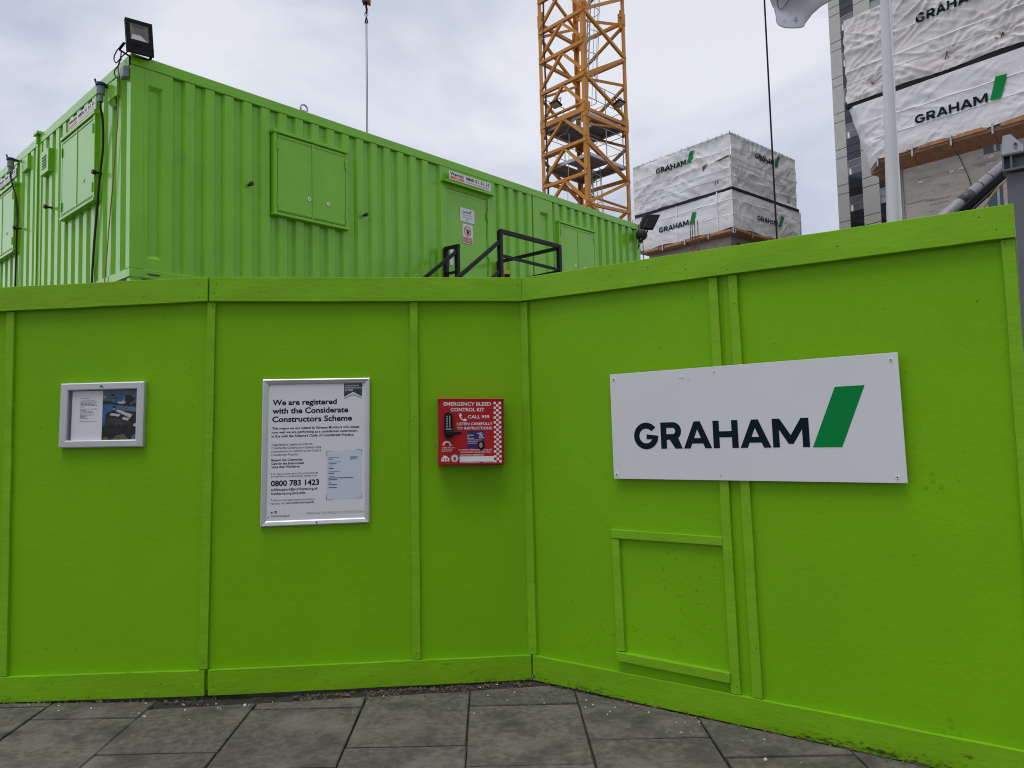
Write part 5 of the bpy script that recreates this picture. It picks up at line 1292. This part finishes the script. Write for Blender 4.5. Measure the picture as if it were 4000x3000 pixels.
# chamfered corner of the deck
b = M(q); b.hexa([(1.28, 18.10, -.42), (2.0, 18.55, -.02), (2.0, 17.95, -.92), (2.4, 17.45, -1.4)], [(1.28, 18.45, -.42), (2.0, 18.84, .0), (2.0, 18.06, -.90), (2.45, 17.60, -1.4)]); b.build('formwork_board', ply_deck, rc_)
b = M(q); b.bar((1.24, 18.12, -.44), (3.2, 18.60, -.60), .10, .10); b.bar((1.30, 17.98, -.55), (1.30, 18.35, -.48), .06, .06); b.bar((2.45, 17.20, -1.2), (2.45, 17.65, -1.2), .07, .07); b.build('bracket', steel, rc_)
qw = Fr(O + BK * .9, CU, V((0, 0, 1)), CN)
for a0, a1, z0_, z1_ in ((7.85, 8.70, 17.55, 18.6), (7.92, 8.72, 13.6, 15.6), (7.92, 8.72, 10.2, 12.0)):
    b = M(qw); b.box(a0, a1, z0_, z1_, .003, .03); wn_ = b.build('wall_opening', teal_glass, rc_)
    b = M(qw); b.box(a1 - .30, a1 - .16, z0_ + .03, z1_ - .03, .031, .045); b.build('window_post', win_pale, wn_)
b = M(qw); r = random.Random(3)
for i in range(16):                          # day joints and honeycombing
    a, z = r.uniform(3.0, 10), r.choice([16.95, 16.9, 17.0, 15.6, 15.5, 15.2]) + (r.uniform(-.05, .05)); l = r.uniform(.3, 1.3)
    b.box(a, a + l, z + i * .004, z + r.uniform(.04, .16) + i * .004, .001, .004 + i * .0008)
b.build('day_joint', conc_d, rc_)
b = M(qw)
for a, z in ((4.05, 16.80), (6.45, 17.02), (8.1, 17.25), (5.9, 16.98)): b.box(a, a + .28, z, z + .13, .006, .03)
b.build('box_out', chip_w, rc_)
b = M(qw); b.bar((3.16, 10, .02), (3.10, 18.2, .02), .10, .03); b.bar((2.98, 10, .02), (2.96, 18.2, .02), .05, .05); b.build('vertical_joint', conc_d, rc_)
b = M(qw); b.tube([(6.35, 18.3, .10), (6.6, 17.6, .08), (7.0, 16.3, .06), (7.12, 15.6, .05)], .02, 5); b.build('hanging_cable', wire_m, rc_)

# ================================================================== TOWER BLOCK BEHIND
db = V((.55, -.835, 0)).normalized(); nb = V((-.835, -.55, 0)).normalized(); OB = V((30.43, 68, 0))
tbk = thing('tower_block', OB, math.atan2(db.y, db.x), 'tall office block of pale ribbed panels and dark window strips behind the wrapped core', 'building')
q = Fr(OB, db, V((0, 0, 1)), nb); ST = 3.38
b = M(q); b.box(0, 24, -.09, 44, -16, -.06); b.build('building_body', clad, tbk)
piers = [(0.0, 1.14), (2.46, 4.02), (5.30, 6.86), (8.14, 9.70), (10.98, 12.5)]
for a0, a1 in piers:
    j = [19.90 + ST * k for k in range(-6, 8)]; zz = sorted(j + [z - .82 for z in j])
    zz = [-.05] + zz + [44]
    b = M(q)
    for z0_, z1_ in zip(zz, zz[1:]): b.box(a0 + .012, a1 - .012, z0_ + .03, z1_ - .03, -.05, .06)
    b.build('cladding_panel', clad, tbk)
    b = M(q); b.box(a0 + .02, a1 - .02, -.05, 44, -.05, .015); b.build('panel_joint', clad_joint, tbk)
b = M(q)
for (a0, a1), (a2, a3) in zip(piers, piers[1:]):
    b = M(q); b.box(a1 - .012, a2 + .012, -.05, 44, -.058, -.045); b.build('curtain_wall', clad_joint, tbk)
    for k in range(-4, 7):
        zb = 21.96 + ST * k; h_ = ST / 5; r = random.Random(int(a1 * 10) + k)
        for i, mt in enumerate((dark_pan, dark_glass, dark_glass)):
            b = M(q); b.box(a1 + .01, a2 - .01, zb + .02 + i * h_, zb + (i + 1) * h_ - .02, -.044, .0); b.build('spandrel_panel', mt, tbk)
        for i in (3, 4):
            wx = win_glass if a1 < 2 else win_pale
            b = M(q); b.box(a1 + .06, a2 - .04, zb + .04 + i * h_, zb + (i + 1) * h_ - .04, -.044, -.03); wo_ = b.build('window', wx, tbk)
            b = M(q); b.box(a1 + .01, a2 - .01, zb + (i + 1) * h_ - .035, zb + (i + 1) * h_ + .01, -.029, .0); b.box(a1 + .01, a1 + .055, zb + i * h_ + .025, zb + (i + 1) * h_ - .04, -.029, .0); b.build('window_frame', steel, wo_)
            if i == 3 and a1 < 2:
                b = M(q); b.box(a1 + .10, a1 + .30, zb + .06 + i * h_, zb + (i + 1) * h_ - .06, -.0295, -.02); b.build('blind', blind_m, wo_)

# ================================================================== FLAGPOLE AND FLAG
fp = thing('flagpole', (3.655, 7, -.09), 0, 'tall white flagpole standing behind the hoarding in front of the wrapped core', 'flagpole')
b = M(); k = 28
zs_ = [-.09 + 8.6 * i / k for i in range(k + 1)]
b.tube([(3.650 + (z - 3.4) * .019, 7, z) for z in zs_], [.083 - .0062 * z if z > 0 else .083 for z in zs_], 20); b.build('shaft', pole_m, fp, smooth=True)
b = M(); b.tube([(3.69, 6.93, z) for z in (.5, 3, 5, 7.5)], .004, 5); b.build('halyard', white_ink, fp)
fg = M()
prof = [(3.72, 5.95), (3.45, 5.70), (3.215, 5.582), (3.127, 5.542), (3.05, 5.505), (2.981, 5.452), (2.945, 5.405), (2.916, 5.369), (2.90, 5.335), (2.858, 5.316), (2.78, 5.302), (2.711, 5.296), (2.668, 5.305), (2.636, 5.324), (2.622, 5.345), (2.618, 5.366), (2.620, 5.43), (2.629, 5.502), (2.61, 5.55), (2.595, 5.597), (2.55, 5.72)]
def flg(x, z): return 7.0 + .035 * math.sin((x * 1.6 + z * 2.4) * 4) + .03 * noise.noise(V((x * 5, z * 5, 2)))
top = [(3.72, 7.3), (3.45, 7.25), (3.215, 7.2), (3.127, 7.19), (3.05, 7.18), (2.981, 7.17), (2.945, 7.16), (2.916, 7.15), (2.90, 7.14), (2.858, 7.13), (2.78, 7.12), (2.711, 7.11), (2.668, 7.10), (2.636, 7.09), (2.622, 7.085), (2.618, 7.08), (2.60, 7.07), (2.58, 7.06), (2.56, 7.05), (2.545, 7.04), (2.53, 7.03)]
nv = 26; P = []
for (x0, z0_), (x1, z1_) in zip(prof, top):
    for j in range(nv + 1): t = (j / nv) ** 1.5; x, z = x0 + (x1 - x0) * t, z0_ + (z1_ - z0_) * t; P.append((x, flg(x, z), z))
fg.add(P, [(i * (nv + 1) + j, (i + 1) * (nv + 1) + j, (i + 1) * (nv + 1) + j + 1, i * (nv + 1) + j + 1) for i in range(len(prof) - 1) for j in range(nv)])
fgo = fg.build('flag', flag_m, None, smooth=True)
md = fgo.modifiers.new('thickness', 'SOLIDIFY'); md.thickness = .004
tag(fgo, 'pale grey flag with small teal marks hanging limp from the flagpole top', 'flag')
b = M()
def onflag(x, z, off=.012): return (x, flg(x, z) - off, z)
b.tube([onflag(x, z) for x, z in ((2.655, 5.66), (2.66, 5.60), (2.668, 5.55), (2.685, 5.525), (2.705, 5.53), (2.74, 5.57), (2.775, 5.62), (2.80, 5.68))], .0032, 6); b.build('blue_outline', pbr('flag_blue_print', (.02, .02, .10), .6), fgo)
b = M()
for pts in (((2.690, 5.374), (2.722, 5.370), (2.724, 5.376), (2.697, 5.381), (2.697, 5.392), (2.69, 5.390)), ((2.745, 5.385), (2.780, 5.378), (2.781, 5.388), (2.765, 5.383))): b.poly([onflag(x, z) for x, z in pts])
pts = [(2.803, 5.40), (2.812, 5.383), (2.828, 5.39), (2.838, 5.413), (2.832, 5.432), (2.812, 5.418)]
b.tube([onflag(x, z) for x, z in pts], .0035, 5, True); b.poly([onflag(2.82 + .006 * math.cos(t), 5.405 + .006 * math.sin(t)) for t in [i * .785 for i in range(8)]])
b.build('teal_print', teal, fgo)

b = M(); b.tube([(3.240, 9, 9.5), (3.242, 9, 6.77), (3.252, 9, 5.0), (3.262, 9, 3.5), (3.27, 9, -.05)], .0105, 6)
tag(b.build('hanging_cable', wire_m), 'thin black cable hanging vertically in front of the far wrapped core', 'cable')

# ================================================================== GREY STEEL POST, PIPE AND CHANNEL AT THE RIGHT
d_ = V((.80, -.60, 0)); c_ = V((-.60, -.80, 0)); q = Fr(V((4.062, 6.0, 0)), d_, V((0, 0, 1)), c_)
sp = thing('steel_post', q(.2, -.09, -.2), 0, 'broad grey steel post with a beam and lifting lug at the right edge', 'steel post')
b = M(q); b.box(.0, .9, -.09, 3.505, -.40, 0); b.build('column', grey_steel, sp, bevel=.006)
b = M(q)
b.box(-.02, 1.8, 3.508, 3.524, -.10, .06); b.box(-.02, 1.8, 3.632, 3.648, -.10, .06); b.box(-.02, 1.8, 3.525, 3.631, -.03, -.014); b.box(-.02, -.006, 3.5245, 3.6315, -.10, .055); b.box(.035, .05, 3.5245, 3.6315, -.0135, .05)
b.build('beam', grey_steel, sp)
lug = [(-.02, 3.65), (.12, 3.65), (.125, 3.70), (.055, 3.800), (.045, 3.806), (.005, 3.806), (-.005, 3.80)]
hole = [(.078 + .016 * math.cos(t), 3.697 + .033 * math.sin(t)) for t in [6.283 * i / 16 for i in range(16)]]
g2 = shape2d([lug, hole]); b = M(q); b.flat(g2, 0, 0, 1, 1, .045); b.flat(g2, 0, 0, 1, 1, -.035)
for lp in (lug, hole): b.add([(x, z, c) for x, z in lp for c in (.045, -.035)], [(2 * i, 2 * i + 1, (2 * i + 3) % (2 * len(lp)), (2 * i + 2) % (2 * len(lp))) for i in range(len(lp))])
b.build('lifting_lug', grey_light, sp)
pw = thing('boom_pipe', (4.1, 6.5, 3.3), 0, 'grey pipe bound with dark tape rising over the hoarding beside the steel post', 'pipe')
p0, p1 = V((3.20, 6.5, 2.77)), V((4.43, 6.55, 3.775)); dd = (p1 - p0)
b = M(); b.tube([tuple(p0), tuple(p0 + dd * .5), tuple(p1)], [.066, .056, .040], 18); b.build('pipe', pipe_m, pw, smooth=True)
b = M(); b.tube([tuple(p0 + dd * .655), tuple(p0 + dd * .735)], [.0545, .0515], 18); b.build('tape_wrap', pipe_t, pw, smooth=True)
for t in (.80, .875): b = M(); b.tube([tuple(p0 + dd * t), tuple(p0 + dd * (t + .006))], [.052 - (t - .7) * .04] * 2, 18); b.build('pipe_joint', pipe_t, pw)
nrm = V((dd.z, 0, -dd.x)).normalized()
b = M(); o_ = nrm * .098
b.bar(tuple(p0 + o_ - V((0, .0, 0))), tuple(p1 + nrm * .078), .07, .075, (0, -1, 0)); b.bar(tuple(p0 + nrm * .058 + V((0, -.05, 0))), tuple(p1 + nrm * .046 + V((0, -.05, 0))), .05, .012, (0, -1, 0)); b.build('channel', black_metal, pw, bevel=.004)
b = M(); b.tube([(3.95, 6.45, 3.22), (4.072, 6.45, 3.356), (4.19, 6.45, 3.46), (4.30, 6.45, 3.55), (4.40, 6.45, 3.63)], .009, 7); b.build('black_hose', black_rubber, pw)
b = M(); b.tube([(4.05, 6.43, 3.19), (4.152, 6.43, 3.366), (4.22, 6.43, 3.46), (4.285, 6.43, 3.535), (4.36, 6.43, 3.60)], .0085, 7); b.build('orange_hose', ycable, pw)

# ---- starter bars
sc_ = thing('starter_bars', (5.0, 20, -.09), 0, 'four thin rusty reinforcement bars standing up before the far wrapped core', 'rebar')
for x, zt_ in ((4.918, 7.06), (4.968, 7.09), (5.038, 7.07), (5.122, 7.07)): b = M(); b.tube([(x, 20, 5.9), (x, 20, zt_)], .011, 6); b.build('bar', rust, sc_)
b = M(); b.tube([(4.91, 20, 6.62), (5.13, 20, 6.60)], .009, 5); b.build('tie_bar', rust, sc_)
b = M(); b.box(4.85, 5.20, 19.9, 20.3, -.09, 6.18); b.build('concrete_stub', conc, sc_)
b = M(); b.hexa([(4.88, 19.86, 6.19), (5.06, 19.86, 6.185), (5.06, 20, 6.19), (4.88, 20, 6.19)], [(4.90, 19.86, 6.22), (5.05, 19.86, 6.235), (5.05, 20, 6.235), (4.90, 20, 6.22)]); b.build('red_cover', pbr('coral_red_plastic', (.62, .08, .07), .5), sc_)
